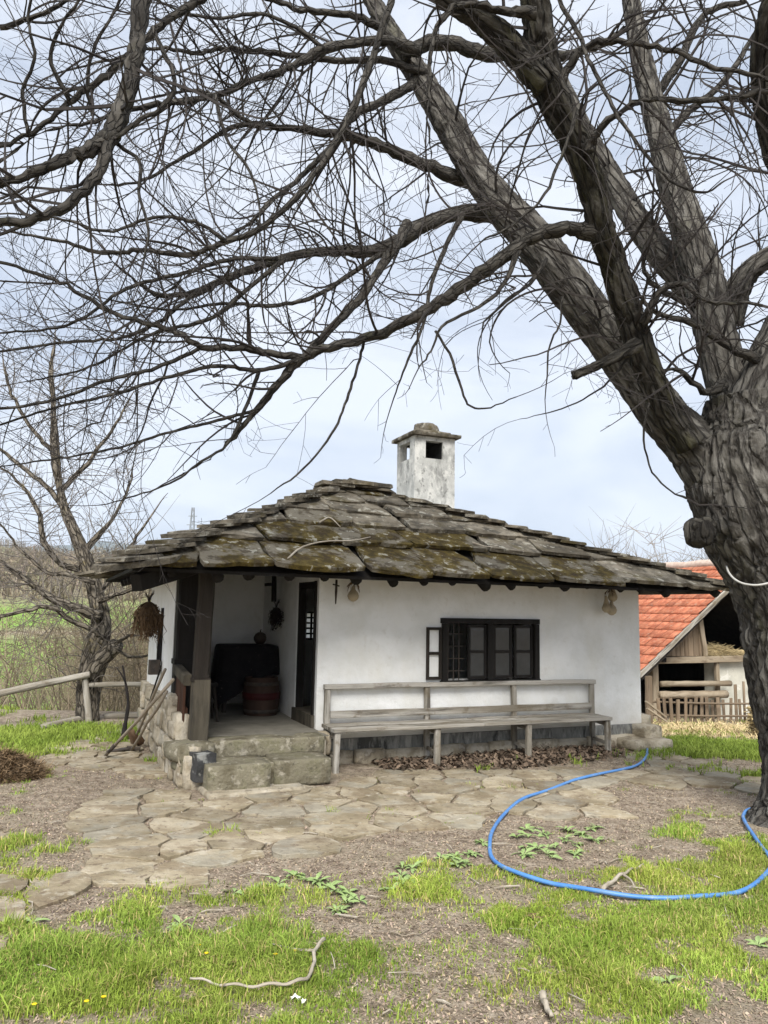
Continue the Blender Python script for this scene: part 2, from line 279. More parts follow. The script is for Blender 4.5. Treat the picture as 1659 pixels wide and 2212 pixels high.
        mx_ = max(sz)
        dv = np.array([mn.noise_vector(Vector((p[0]*sz[0]/mx_*1.3+sd_, p[1]*sz[1]/mx_*1.3, p[2]*sz[2]/mx_*1.3)))[:] for p in V])
        V = V*np.array(sz)/2 + dv*rough*mx_*.7
        a = HA+rot; R3 = np.array([[math.cos(a), -math.sin(a), 0], [math.sin(a), math.cos(a), 0], [0, 0, 1]])
        return s.add(V@R3.T + np.asarray(c), Q)
    def build(s, name, mat, parent=None, smooth=False, loc=(0, 0, 0), tint=False, merge=False):
        me = bpy.data.meshes.new(name)
        V = np.concatenate(s.V) - np.asarray(loc, float); nq = sum(len(q) for q in s.Q); ntr = sum(len(t) for t in s.T)
        Q = np.concatenate(s.Q).ravel() if nq else np.zeros(0, np.int64); T = np.concatenate(s.T).ravel() if ntr else np.zeros(0, np.int64)
        Gl = [len(g) for g in s.G]; Gf = np.array([i for g in s.G for i in g], np.int64)
        li = np.concatenate([Q, T, Gf]); tot = np.concatenate([np.full(nq, 4), np.full(ntr, 3), np.array(Gl, np.int64)]).astype(np.int64)
        st = np.concatenate([[0], np.cumsum(tot)[:-1]])
        me.vertices.add(len(V)); me.vertices.foreach_set('co', V.ravel().astype(np.float32))
        me.loops.add(len(li)); me.loops.foreach_set('vertex_index', li.astype(np.int32))
        me.polygons.add(len(tot)); me.polygons.foreach_set('loop_start', st.astype(np.int32)); me.polygons.foreach_set('loop_total', tot.astype(np.int32))
        me.polygons.foreach_set('use_smooth', np.full(len(tot), bool(smooth)))
        at = me.attributes.new('bc', 'FLOAT_VECTOR', 'POINT'); at.data.foreach_set('vector', np.concatenate(s.B).ravel().astype(np.float32))
        if tint or mat in TINTED:
            tcs = np.concatenate([x for x in s.tq+s.tt]+[np.ones((len(Gl), 3))]); at = me.attributes.new('tint', 'FLOAT_COLOR', 'FACE')
            at.data.foreach_set('color', np.concatenate([tcs, np.ones((len(tcs), 1))], 1).ravel().astype(np.float32))
        me.update(calc_edges=True); me.validate()
        if merge:
            b = bmesh.new(); b.from_mesh(me); bmesh.ops.remove_doubles(b, verts=b.verts, dist=.0015); bmesh.ops.recalc_face_normals(b, faces=b.faces); b.to_mesh(me); b.free()
        me.materials.append(MT[mat] if isinstance(mat, str) else mat)
        return put(name, me, parent, loc)
WL = {}
def put(name, me, parent=None, loc=(0, 0, 0), rot=None, scale=None):
    """link an object so that its world placement is loc/rot/scale, whatever its parent"""
    o = bpy.data.objects.new(name, me); COL.objects.link(o)
    pl = Vector(WL.get(parent.name, (0, 0, 0))) if parent else Vector((0, 0, 0))
    o.parent = parent
    o.location = Vector(loc) - pl
    if rot is not None: o.rotation_euler = rot
    if scale is not None: o.scale = scale if hasattr(scale, '__len__') else (scale,)*3
    WL[o.name] = tuple(loc)
    return o
def tag(o, label, cat, group=None):
    o['label'] = label; o['category'] = cat
    if group: o['group'] = group
    return o
def thing(name, loc, label, cat, group=None):
    o = put(name, None, None, tuple(float(x) for x in loc)); o.empty_display_size = .2
    return tag(o, label, cat, group)
def struct(o, kind='structure'): o['kind'] = kind; return o
def lerp(a, b, t): return np.asarray(a)*(1-t) + np.asarray(b)*t
def fbm(x, y, z=0., o=4): return mn.fractal(Vector((x, y, z)), 1.0, 2.0, o)
def spline(P, n):
    """Catmull-Rom through control rows (any number of columns)"""
    P = np.asarray(P, float); P = np.vstack([2*P[0]-P[1], P, 2*P[-1]-P[-2]]); m = len(P)-3; o = []
    for t in np.linspace(0, m-1e-6, n):
        i = int(t); f = t-i; a, b, c, d = P[i:i+4]
        o.append(.5*((2*b)+(c-a)*f+(2*a-5*b+4*c-d)*f*f+(3*b-3*c+d-a)*f**3))
    return np.array(o)


# ================================================================== SETTING: ground, hills, paving
def vnoise(x, y, s, sd_=0.):
    """cheap smooth 2D value noise, vectorised"""
    x = np.asarray(x, float)*s + 91.3 + sd_*17.7; y = np.asarray(y, float)*s + 47.9 + sd_*5.3
    xi = np.floor(x); yi = np.floor(y); fx = x-xi; fy = y-yi; fx = fx*fx*(3-2*fx); fy = fy*fy*(3-2*fy)
    h = lambda a, b: np.modf(np.abs(np.sin(a*127.1+b*311.7)*43758.5453))[0]
    return (h(xi, yi)*(1-fx)+h(xi+1, yi)*fx)*(1-fy) + (h(xi, yi+1)*(1-fx)+h(xi+1, yi+1)*fx)*fy
def vproj(x, y, z):
    v = np.stack([x, y, z-CAMH], -1); k = v@fw
    return CX + F*(v@RX)/k, CY - F*(v@UP)/k
def blob(u, v, cu, cv, ru, rv): return np.exp(-(((u-cu)/ru)**2 + ((v-cv)/rv)**2)*1.2)
GR = [  # grassy places: centre and radii read off the photograph, amount
    (80, 2080, 300, 130, 1.1), (330, 2130, 240, 130, 1.), (60, 2010, 160, 45, .7), (560, 2060, 260, 75, .9), (300, 1985, 110, 35, .6), (480, 1960, 150, 30, .5),
    (640, 2150, 220, 110, .8), (760, 2030, 90, 60, .4), (1290, 2060, 200, 75, 1.), (1450, 2000, 200, 70, .9), (1140, 1995, 110, 50, .8),
    (1400, 2160, 200, 60, .8), (1560, 2080, 150, 120, .8), (1600, 1890, 110, 60, 1.), (1450, 1890, 140, 40, .6), (1480, 1790, 60, 25, .7), (1570, 1860, 60, 40, .7),
    (1180, 1930, 190, 25, .5), (1000, 1960, 80, 40, .5), (930, 1930, 120, 40, .35), (560, 1945, 60, 22, .6), (850, 1985, 130, 35, .35), (1620, 1985, 90, 60, .7),
    (50, 1600, 130, 32, 1.2), (200, 1585, 130, 20, 1.1), (310, 1580, 50, 22, 1.), (20, 1625, 60, 20, .8), (1480, 1618, 150, 22, 1.3), (1640, 1628, 90, 22, 1.2), (1400, 2250, 300, 60, .8), (300, 2290, 500, 90, 1.), (-150, 2050, 200, 200, 1.), (1780, 2050, 130, 200, .8)]
def gdens(x, y, z=None):
    z = ground_z(x, y) if z is None else z
    u, v = vproj(x, y, z); d = np.zeros(np.shape(x))
    for cu, cv, ru, rv, a in GR: d = np.maximum(d, a*blob(u, v, cu, cv, ru, rv))
    bare = blob(u, v, 930, 2110, 120, 70)*.9 + blob(u, v, 1010, 2190, 110, 60)*.9
    d = d - bare
    n = vnoise(x, y, 2.6)*.4 + vnoise(x, y, 7, 3)*.35 + vnoise(x, y, 16, 6)*.25
    base = .38*sst(1885, 1930, v)*np.clip((n-.42)*4, 0, 1)*(1-.8*np.clip(bare, 0, 1))
    return np.clip(np.maximum((d + (n-.5)*1.7 - .24)*2.0, base), 0, 1)
xs = np.unique(np.concatenate([np.linspace(-7, 9, 150), -7-np.geomspace(.2, 3200, 46), 9+np.geomspace(.2, 3200, 46)]))
ys = np.unique(np.concatenate([np.linspace(.5, 16, 150), 16+np.geomspace(.2, 3000, 66), -np.geomspace(.4, 60, 8)]))
X, Y = np.meshgrid(xs, ys); Z = ground_z(X, Y)
nx, ny = len(xs), len(ys); ii = (np.arange(ny-1)[:, None]*nx + np.arange(nx-1)[None, :])
mb = MB(); mb.add(np.stack([X, Y, Z], -1), np.stack([ii, ii+1, ii+nx+1, ii+nx], -1).reshape(-1, 4))
g = mb.build('ground', pm('soil', [(.18, .137, .098), (.28, .225, .165), (.38, .315, .24)], 9, .95, .9, 36, dist=.03, lo=.38, hi=.62, layers=[((.44, .37, .29), 42, .55, .62, S1, .75), ((.075, .052, .036), 30, .54, .62, S1, .7), ((.3, .255, .18), 1.2, .5, .62, S1, .6)]), None, True)
struct(g)
gm = g.data; dens = gdens(X.ravel(), Y.ravel(), Z.ravel())*(Y.ravel() > 1)*(Y.ravel() < 26)
at = gm.attributes.new('grassy', 'FLOAT', 'POINT'); at.data.foreach_set('value', dens.astype(np.float32))
far = (sst(42, 52, Y)*(1-sst(120, 150, Y+20*(vnoise(X, Y, .03)-.5))*.9) + .25*sst(150, 200, Y)).ravel()*(vnoise(X.ravel(), Y.ravel(), .05, 2) > .18)
at = gm.attributes.new('field', 'FLOAT', 'POINT'); at.data.foreach_set('value', far.astype(np.float32))
nt = gm.materials[0].node_tree; b = nt.nodes['Principled BSDF']; cur = b.inputs['Base Color'].links[0].from_socket
for an, col_, amt in (('grassy', (.12, .15, .03), .75), ('field', (.2, .32, .06), 1.)):
    a_ = nt.nodes.new('ShaderNodeAttribute'); a_.attribute_name = an; m_ = nt.nodes.new('ShaderNodeMath'); m_.operation = 'MULTIPLY'; m_.inputs[1].default_value = amt
    x_ = nt.nodes.new('ShaderNodeMix'); x_.data_type = 'RGBA'; x_.inputs[7].default_value = (*col_, 1)
    nt.links.new(a_.outputs['Fac'], m_.inputs[0]); nt.links.new(m_.outputs[0], x_.inputs[0]); nt.links.new(cur, x_.inputs[6]); cur = x_.outputs[2]
nt.links.new(cur, b.inputs['Base Color'])
# far mountains
mx_ = np.linspace(-6500, 6500, 160); mb = MB(); rows = []
for k, t in enumerate(np.linspace(0, 1, 9)):
    h = 330 + 90*np.array([fbm(x/1900., 3.1) for x in mx_]) + 30*np.array([fbm(x/300., t*3) for x in mx_])
    h = h + 70*np.exp(-((mx_+1900)/900)**2)
    rows.append(np.stack([mx_, 4300+1500*t+mx_*0, -40 + (h+40)*math.sin(min(1, t*1.6)*math.pi/2) - (t > .7)*(t-.7)*500], -1))
ii = (np.arange(8)[:, None]*160 + np.arange(159)[None, :]); mb.add(np.concatenate(rows), np.stack([ii, ii+1, ii+161, ii+160], -1).reshape(-1, 4))
struct(mb.build('mountain', 'mountain', None, True))

# ------------------------------------------------------------------ flagstone path
def clip(poly, a, n_):
    o = []
    for i in range(len(poly)):
        p, q = poly[i], poly[(i+1) % len(poly)]; dp = (p-a)@n_; dq = (q-a)@n_
        if dp <= 0: o.append(p)
        if dp*dq < 0: o.append(p + (q-p)*dp/(dp-dq))
    return o
def inpoly(x, y, P):
    c = False; n = len(P)
    for i in range(n):
        a, b_ = P[i], P[(i+1) % n]
        if (a[1] > y) != (b_[1] > y) and x < (b_[0]-a[0])*(y-a[1])/(b_[1]-a[1]) + a[0]: c = not c
    return c
PATHS = [  # outlines in view pixels
    [(-80, 1790), (60, 1770), (150, 1720), (235, 1660), (330, 1645), (380, 1720), (450, 1730), (710, 1690), (880, 1660), (1000, 1668), (1180, 1660), (1340, 1640), (1420, 1628), (1500, 1650), (1420, 1690), (1370, 1740), (1250, 1775), (1060, 1785), (900, 1790), (720, 1835), (560, 1850), (450, 1890), (330, 1915), (150, 1925), (60, 1960), (-80, 1970)],
    [(110, 1640), (150, 1600), (240, 1580), (335, 1585), (345, 1640), (385, 1715), (300, 1720), (235, 1690), (130, 1665)],
    [(1400, 1640), (1440, 1618), (1560, 1655), (1720, 1690), (1720, 1730), (1600, 1710), (1500, 1690)]]
PW = [[pz(u, v)[:2] for u, v in P] for P in PATHS]
rgs = np.random.default_rng(31); SA = np.zeros((0, 2)); SR = np.zeros(0)
for _k in range(7000):                                                   # uneven stones: big ones and small fillers, long axis along the house
    c = np.array((rgs.uniform(-6, 7), rgs.uniform(4.3, 11))); rr = rgs.choice([.16, .24, .33, .42], p=[.2, .35, .3, .15]); q = np.array((c@E1[:2]/1.35, c@E2[:2]/.85))
    if not len(SA) or (np.linalg.norm(SA-q, axis=1)-.55*(SR+rr)).min() > 0: SA = np.vstack([SA, q]); SR = np.append(SR, rr)
seeds = SA[:, :1]*1.35*E1[None, :2] + SA[:, 1:]*.85*E2[None, :2]
path = struct(put('path', None, None, (0, 7, 0)))
STONES = []
for sx, sy in seeds:
    k = [i for i, P in enumerate(PW) if inpoly(sx, sy, P)]
    if not k: continue
    if vnoise(sx, sy, .9, 5)*.6+vnoise(sx, sy, 2.5, 2)*.4 < .2 and k[0] == 0: continue
    if sx < -1.6 and vnoise(sx, sy, 1.3, 9) < .2: continue
    u_, v_ = vproj(np.array(sx), np.array(sy), np.array(0.))
    if 760 < u_ < 1380 and v_ < 1668: continue
    d2 = ((seeds-(sx, sy))**2).sum(1); nb = seeds[np.argsort(d2)[1:16]]
    poly = [np.array((sx+a*.6, sy+b_*.6)) for a, b_ in ((-1, -1), (1, -1), (1, 1), (-1, 1))]
    c = np.array((sx, sy)); gap = random.uniform(.004, .012)
    for q in nb:
        n_ = (q-c)/np.linalg.norm(q-c); poly = clip(poly, (q+c)/2 - n_*gap, n_)
        if len(poly) < 3: break
    if len(poly) < 3: continue
    P = []
    for i in range(len(poly)):          # worn, slightly irregular edges
        a, b_ = poly[i], poly[(i+1) % len(poly)]; l = np.linalg.norm(b_-a)
        if l < .03: continue
        m = max(1, int(l/.09)); n_ = np.array((b_-a)[::-1])*np.array((1, -1))/l
        for t in range(m):
            f = t/m; x = a + (b_-a)*f; x = x + (c-x)*(random.uniform(0, .12) if t == 0 else 0) - n_*random.gauss(0, .014)*(1 if t else .3); P.append(x)
    if len(P) < 4: continue
    STONES.append((c, P))
STONES = STONES[:300]
for c, P in STONES:
    n = len(P); z0 = float(ground_z(*c)); top = z0 + random.uniform(.012, .026); tl = (random.gauss(0, .014), random.gauss(0, .014))
    A = [(p[0], p[1], top + (p-c)@np.array(tl)) for p in P]; In = [(*(c+(p-c)*.95), top + .003 + (p-c)@np.array(tl)) for p in P]; B_ = [(p[0], p[1], z0-.05) for p in P]
    mb = MB(); mb.add(np.array(B_+A+In), [(i, (i+1) % n, n+(i+1) % n, n+i) for i in range(n)] + [(n+i, n+(i+1) % n, 2*n+(i+1) % n, 2*n+i) for i in range(n)], None, [[2*n+i for i in range(n)]])
    mb.build('flagstone', 'flag', path, False, (c[0], c[1], z0))

# ================================================================== HOUSE
HB = hw(4.05, 8.9, 0)
house = thing('stone_roofed_house', HB, 'low whitewashed cottage with a hipped roof of mossy stone slabs and a corner porch', 'house')
W = 7.85; FZ = .36; PB = 10.2            # front wall, porch floor height, back wall
def wallpart(name, boxes, mat='plaster'):
    mb = MB()
    for b_ in boxes: mb.hbox(*b_)
    return mb.build(name, mat, house)
wx0, wx1, wz0, wz1 = 4.1, 5.33, .82, 1.47
wallpart('front_wall', [(2.6, 2.88, W, W+.09, .25, 2.3), (2.88, wx0, W, W+.28, .25, 2.3), (wx1, 6.9, W, W+.28, .25, 2.3), (wx0, wx1, W, W+.28, .25, wz0), (wx0, wx1, W, W+.28, wz1, 2.3)])
wallpart('porch_side_wall', [(2.6, 2.86, W+.285, 7.93+.285-.28, FZ, 2.3), (2.6, 2.86, W+.283, 8.2-.27, FZ, 2.3)] if False else [(2.6, 2.7, 8.63, PB, FZ-.1, 2.3), (2.6, 2.7, W+.093, 8.63, 1.9, 2.3)])
wallpart('left_wall', [(1.17, 1.42, 8.28, PB, .55, 2.12)])
lz = [(3.2, 3.38, 1.18, 1.56)]
a0, a1, b0, b1 = lz[0]
wallpart('back_wall', [(1.17, a0, PB, PB+.25, -.5, 2.15), (a1, 6.9, PB, PB+.25, -.5, 2.15), (a0, a1, PB, PB+.25, -.5, b0), (a0, a1, PB, PB+.25, b1, 2.15)])
wallpart('right_wall', [(6.64, 6.9, W+.283, PB-.003, -.5, 2.3)])
wallpart('room_floor', [(2.863, 6.637, W+.283, PB-.003, .1, .3)], 'interior')
wallpart('ceiling', [(2.55, 6.85, W+.02, PB+.1, 2.3, 2.33)], 'interior')
# little barred opening in the back wall, seen through the open door
lat = MB()
for i in range(3): p = a0+.006+(a1-a0-.012)*i/2; lat.hbox(p-.012, p+.012, PB+.03, PB+.06, b0, b1)
for i in range(6): z = b0+.01+(b1-b0-.02)*i/5; lat.hbox(a0, a1, PB+.062, PB+.085, z-.012, z+.012)
lw = put('back_window', None, house, hw((a0+a1)/2, PB, b0)); lat.build('lattice', 'wood_black', lw)
pn = MB(); pn.hbox(a0, a1, PB+.1, PB+.104, b0, b1); pn.build('pane', 'milk_glass', lw)
# door in the porch side wall, standing open inwards
d = put('door', None, house, hw(2.7, 8.6, FZ))
mb = MB(); mb.hbox(2.608, 2.69, W+.093, W+.12, FZ, 1.9); mb.hbox(2.608, 2.69, 8.6, 8.628, FZ, 1.9); mb.hbox(2.608, 2.69, W+.122, 8.598, 1.83, 1.898); mb.build('door_frame', 'wood_black', d)
mb = MB()
for i in range(5): mb.hbox(2.86+i*.13, 2.985+i*.13, 8.6, 8.63, FZ+.1, 1.8, .004)
mb.build('door_leaf', 'wood_black', d)
mb = MB(); mb.hbox(2.57, 2.85, W+.05, 8.66, FZ-.02, FZ+.13, .015); mb.build('threshold', 'wood_post', d)
mb = MB(); mb.hbox(2.596, 2.604, W+.06, 8.58, FZ+.135, 1.895); mb.hbox(2.59, 2.61, W+.05, W+.1, FZ+.13, 1.9)
d2 = MB(); d2.hbox(2.58, 2.598, W+.06, W+.12, FZ+.13, 1.9, .004); d2.build('door_casing', 'wood_black', d)
# window
win = put('window', None, house, hw((wx0+wx1)/2, W, wz0))
mb = MB(); mb.hbox(wx0-.05, wx1+.04, W-.04, W+.03, wz1-.005, wz1+.055, .006); mb.hbox(wx0-.05, wx1+.04, W-.05, W+.03, wz0-.055, wz0+.005, .006)
mb.hbox(wx0-.035, wx0+.03, W-.038, W+.05, wz0+.007, wz1-.007, .006); mb.hbox(wx1-.03, wx1+.035, W-.038, W+.05, wz0+.007, wz1-.007, .006)
mb.hbox(4.66, 4.74, W-.03, W+.05, wz0+.007, wz1-.007, .006); mb.build('frame', 'wood_black', win)
def sash(p0, p1, q, z0, z1, glass=True, mat='wood_black'):
    s = put('sash', None, win, hw((p0+p1)/2, q, z0)); b_ = .032; zm = (z0+z1)/2; mb = MB()
    mb.hbox(p0, p0+b_, q, q+.03, z0, z1, .004); mb.hbox(p1-b_, p1, q, q+.03, z0, z1, .004)
    for z in (z0, zm-b_/2, z1-b_): mb.hbox(p0+b_, p1-b_, q+.002, q+.028, z, z+b_, .004)
    mb.build('sash_frame', mat, s)
    if glass:
        for za, zb in ((z0+b_, zm-b_/2), (zm+b_/2, z1-b_)):
            mb = MB(); mb.hbox(p0+b_, p1-b_, q+.012, q+.018, za, zb); mb.build('pane', 'glass', s)
sash(4.41, 4.655, W-.005, wz0+.02, wz1-.02); sash(4.745, 5.0, W-.005, wz0+.02, wz1-.02); sash(5.03, 5.29, W-.005, wz0+.02, wz1-.02)
sash(3.87, 4.06, W-.034, .84, 1.42, False, 'wood_dark')
mb = MB()
for i in range(3): mb.hbox(4.18+i*.07, 4.19+i*.07, W+.06, W+.07, wz0, wz1)
for i in range(4): z = wz0+.1+i*.14; mb.hbox(4.13, 4.4, W+.071, W+.08, z, z+.01)
mb.build('window_bars', 'iron', win)
# plinth
pl = put('plinth', None, house, hw(4.8, W, 0))
mb = MB(); mb.hbox(2.66, 6.88, W-.012, W+.27, -.1, .247); mb.hbox(6.63, 6.93, W+.275, PB, -.6, -.5); mb.build('render_coat', 'plinth', pl)
x = 2.72
while x < 6.75:
    l = random.uniform(.28, .6)
    mb = MB(); mb.stone(hw(x+l/2, W-.01+random.uniform(-.02, .01), .055), (l-.02, .13, random.uniform(.12, .17)), 0, 3, .15, .04); mb.build('stone', 'stone', pl, True, merge=True); x += l
for (p, q, z, a, b_, c) in ((6.86, 7.74, .16, .25, .3, .18), (6.72, 7.62, .05, .55, .42, .12), (6.98, 8.0, .2, .16, .3, .3), (6.97, 7.98, .02, .22, .4, .2)):
    mb = MB(); mb.stone(hw(p, q, z), (a, b_, c), random.uniform(-.1, .1), 4, .15, .05); mb.build('stone', 'stone', pl, True, merge=True)
# porch base: rubble sides, floor, kerb stone
pb = put('porch_base', None, house, hw(1.9, 8.5, 0))
mb = MB(); mb.hbox(1.125, 2.58, 7.45, PB-.01, -.2, FZ-.02); mb.hbox(1.125, 1.4, 8.4, PB-.01, FZ-.02, .56); mb.build('core', 'stone', pb)
mb = MB(); gx = np.linspace(1.3, 2.6, 16); gy = np.linspace(7.4, PB, 26); XX, YY = np.meshgrid(gx, gy); ZZ = FZ+.012*(vnoise(XX, YY, 4)-.5)
ii = np.arange(25)[:, None]*16+np.arange(15)[None, :]; mb.add(XX[..., None]*E1+YY[..., None]*E2+ZZ[..., None]*np.array([0, 0, 1]), np.stack([ii, ii+1, ii+17, ii+16], -1).reshape(-1, 4)); mb.build('floor', 'porch_floor', pb, True)
q = 7.15; random.seed(11)
for row, (z0, hgt) in enumerate(((.0, .2), (.19, .17), (.36, .17), (.52, .13))):
    q = 7.22 if row < 2 else 7.6 if row == 2 else 8.2
    while q < PB+.1:
        l = random.uniform(.2, .46); hh = hgt*random.uniform(.85, 1.12)
        mb = MB(); mb.stone(hw(1.2+random.uniform(-.03, .02), q+l/2, z0+hh/2), (.2, l-.006, hh), random.uniform(-.08, .08), 5, .05, .1); mb.build('stone', 'stone', pb, True, merge=True); q += l
for (p, q_, z, a, b_, c, r) in ((1.19, 7.7, .42, .12, .24, .34, .05), (1.17, 8.06, .5, .12, .26, .46, -.05), (1.24, 7.3, .13, .2, .26, .3, .3), (1.38, 7.2, .05, .26, .2, .22, -.3), (1.13, 7.95, .2, .12, .2, .14, 0)):
    mb = MB(); mb.stone(hw(p, q_, z), (a, b_, c), r, 4, .13, .06); mb.build('stone', 'stone', pb, True, merge=True)
mb = MB(); mb.stone(hw(1.96, 7.5, FZ-.075), (1.16, .3, .16), 0, 8, .06, .012, 3.3); mb.build('kerb_stone', 'step', pb, True, merge=True)
mb = MB(); mb.stone(hw(1.24, 7.42, FZ-.07), (.36, .36, .15), .3, 5, .3, .05, 5.3); mb.build('kerb_stone', 'step', pb, True, merge=True)
mb = MB(); mb.stone(hw(1.24, 7.36, .19), (.26, .26, .13), .2, 5, .2, .06, 8.3); mb.build('kerb_stone', 'step', pb, True, merge=True)
mb = MB(); mb.stone(hw(2.62, 7.66, .25), (.1, .2, .22), .1, 4, .3, .05, 9.3); mb.build('kerb_stone', 'stone', pb, True, merge=True)
# steps
st = put('steps', None, house, hw(1.9, 7.1, 0))
for nm, c, sz, r, sd_, mt in (('step_block', (1.59, 7.08, .12), (.56, .44, .235), .02, 1.2, 'step'), ('step_block', (2.2, 7.15, .12), (.54, .42, .225), -.03, 4.7, 'step'), ('step_block', (1.9, 7.17, .09), (.12, .36, .24), 0, 2.9, 'step'), ('base_slab', (1.72, 6.96, .005), (.86, .5, .06), .06, 6.1, 'stone')):
    mb = MB(); mb.stone(hw(*c), sz, r, 8, .09, .022, sd_); mb.build(nm, mt, st, True, merge=True)
bs = MB(); bs.stone(hw(1.31, 7.17, .195), (.18, .26, .23), .2, 4, .0, .07, 7.7); bs = bs.build('stone_block', 'black_stone', None, False, merge=True)
tag(bs, 'black stained stone block beside the left end of the steps', 'stone block')
# posts, rail, balusters
po = put('porch_post', None, house, hw(1.33, 7.52, FZ))
mb = MB(); mb.beam(hw(1.335, 7.52, FZ-.02), hw(1.335, 7.52, .92), .165, .165, tuple(E1), .012, .003); mb.build('lower_post', 'wood_post', po)
mb = MB(); mb.beam(hw(1.335, 7.52, .95), hw(1.345, 7.52, 1.97), .145, .145, tuple(E1), .02, .003); mb.beam(hw(1.33, 7.52, .9), hw(1.33, 7.52, .935), .17, .17, tuple(E1), .01); mb.beam(hw(1.33, 7.52, .936), hw(1.33, 7.52, .965), .15, .15, tuple(E1), .01); mb.build('upper_post', 'wood_dark', po)
pm2 = put('porch_post', None, house, hw(1.3, 8.18, FZ))
mb = MB(); mb.beam(hw(1.27, 8.16, .5), hw(1.27, 8.16, 1.98), .2, .2, tuple(E1), .02, .003); mb.build('upper_post', 'wood_black', pm2)
mb = MB(); mb.beam(hw(1.27, 8.16, 1.02), hw(1.27, 8.16, 1.07), .225, .225, tuple(E1), .01); mb.build('collar', 'wood_black', pm2)
rl = put('porch_railing', None, house, hw(1.27, 7.8, .5))
mb = MB(); mb.beam(hw(1.22, 7.56, .9), hw(1.2, 8.1, .98), .085, .1, (0, 0, 1), .012, .004); mb.build('handrail', 'wood_post', rl)
for i in range(6):
    q = 7.62+i*.088; mb = MB(); mb.beam(hw(1.2, q, .4), hw(1.2, q, .9+.15*(q-7.6)), .025, .075, tuple(E2), .004); mb.build('baluster', 'rail_brown', rl)
mb = MB(); mb.beam(hw(1.225, 7.61, .62), hw(1.225, 8.07, .66), .03, .05); mb.build('mid_rail', 'rail_brown', rl)
mb = MB(); mb.hbox(1.1, 2.72, 7.44, 7.6, 1.97, 2.09, .01); mb.build('lintel_beam', 'wood_black', house)
mb = MB(); mb.hbox(1.17, 1.33, 7.61, 9.9, 2.121, 2.2, .01); mb.build('wall_plate', 'wood_black', house)
mb = MB(); mb.hbox(1.204, 1.262, 8.262, 8.28, .6, 1.0); 
# dark casement edge on the left wall
mb = MB(); mb.hbox(1.145, 1.168, 9.12, 9.2, .98, 1.58, .004); mb.hbox(1.12, 1.144, 9.13, 9.19, .9, 1.5, .004); mb.build('shutter', 'wood_black', house)

# ------------------------------------------------------------------ roof
EZ = 1.97
RIN = .1
cFL, cFR, cBR, cBL = (.52, 6.98, EZ), (7.72, 7.1, EZ-.03), (7.7, 11.0, EZ), (.52, 10.95, EZ)
RL, RR = (3.12, 8.85, 3.09), (3.55, 8.85, 3.1)
roof = put('roof', None, house, hw(4, 8.9, 2))
def V3(t): return hw(*t)
mb = MB(); off = np.array([0, 0, -.085]); vv = [V3(c)+off for c in ((cFL[0]+RIN, cFL[1]+RIN, EZ+.05), (cFR[0]-RIN, cFR[1]+RIN, EZ+.02), (cBR[0]-RIN, cBR[1]-RIN, EZ+.03), (cBL[0]+RIN, cBL[1]-RIN, EZ+.05), RL, RR)]; v2 = [v-np.array([0, 0, .03]) for v in vv]
mb.add(np.array(vv+v2), [(0, 1, 5, 4), (2, 3, 4, 5), (7, 6, 10, 11), (9, 8, 11, 10), (0, 6, 7, 1), (1, 7, 8, 2), (2, 8, 9, 3), (3, 9, 6, 0)], [(3, 0, 4), (1, 2, 5), (6, 9, 10), (8, 7, 11)]); mb.build('sheathing', 'wood_black', roof)
def slabpoly(poly2, o, ex, ey, nrm, th, tilt, mat, name='roof_slab'):
    """poly2: (n,2) in the roof plane; builds a thin rough slab with broken edges"""
    P = []; c = np.mean(poly2, 0)
    for i in range(len(poly2)):
        a, b_ = poly2[i], poly2[(i+1) % len(poly2)]; l = np.linalg.norm(b_-a); m = max(1, int(l/.13)); n_ = np.array([(b_-a)[1], -(b_-a)[0]])/(l+1e-6)
        for k in range(m): P.append(a+(b_-a)*k/m + n_*random.gauss(0, .014) + (c-a)*(.05 if k == 0 else 0))
    P = np.array(P); n = len(P); W_ = lambda p, h: o + ex*p[0] + ey*p[1] + nrm*(h + (p-c)@tilt)
    top = [W_(p, th/2) for p in P]; inn = [W_(c+(p-c)*.9, th/2+.004+random.gauss(0, .003)) for p in P]; bot = [W_(p+np.array((random.gauss(0, .008), random.gauss(0, .008))), -th/2) for p in P]
    mb = MB(); mb.add(np.array(bot+top+inn), [(i, (i+1) % n, n+(i+1) % n, n+i) for i in range(n)]+[(n+i, n+(i+1) % n, 2*n+(i+1) % n, 2*n+i) for i in range(n)], None, [[2*n+i for i in range(n)], list(range(n))[::-1]])
    cc = W_(c, 0); return mb.build(name, mat, roof, False, cc)
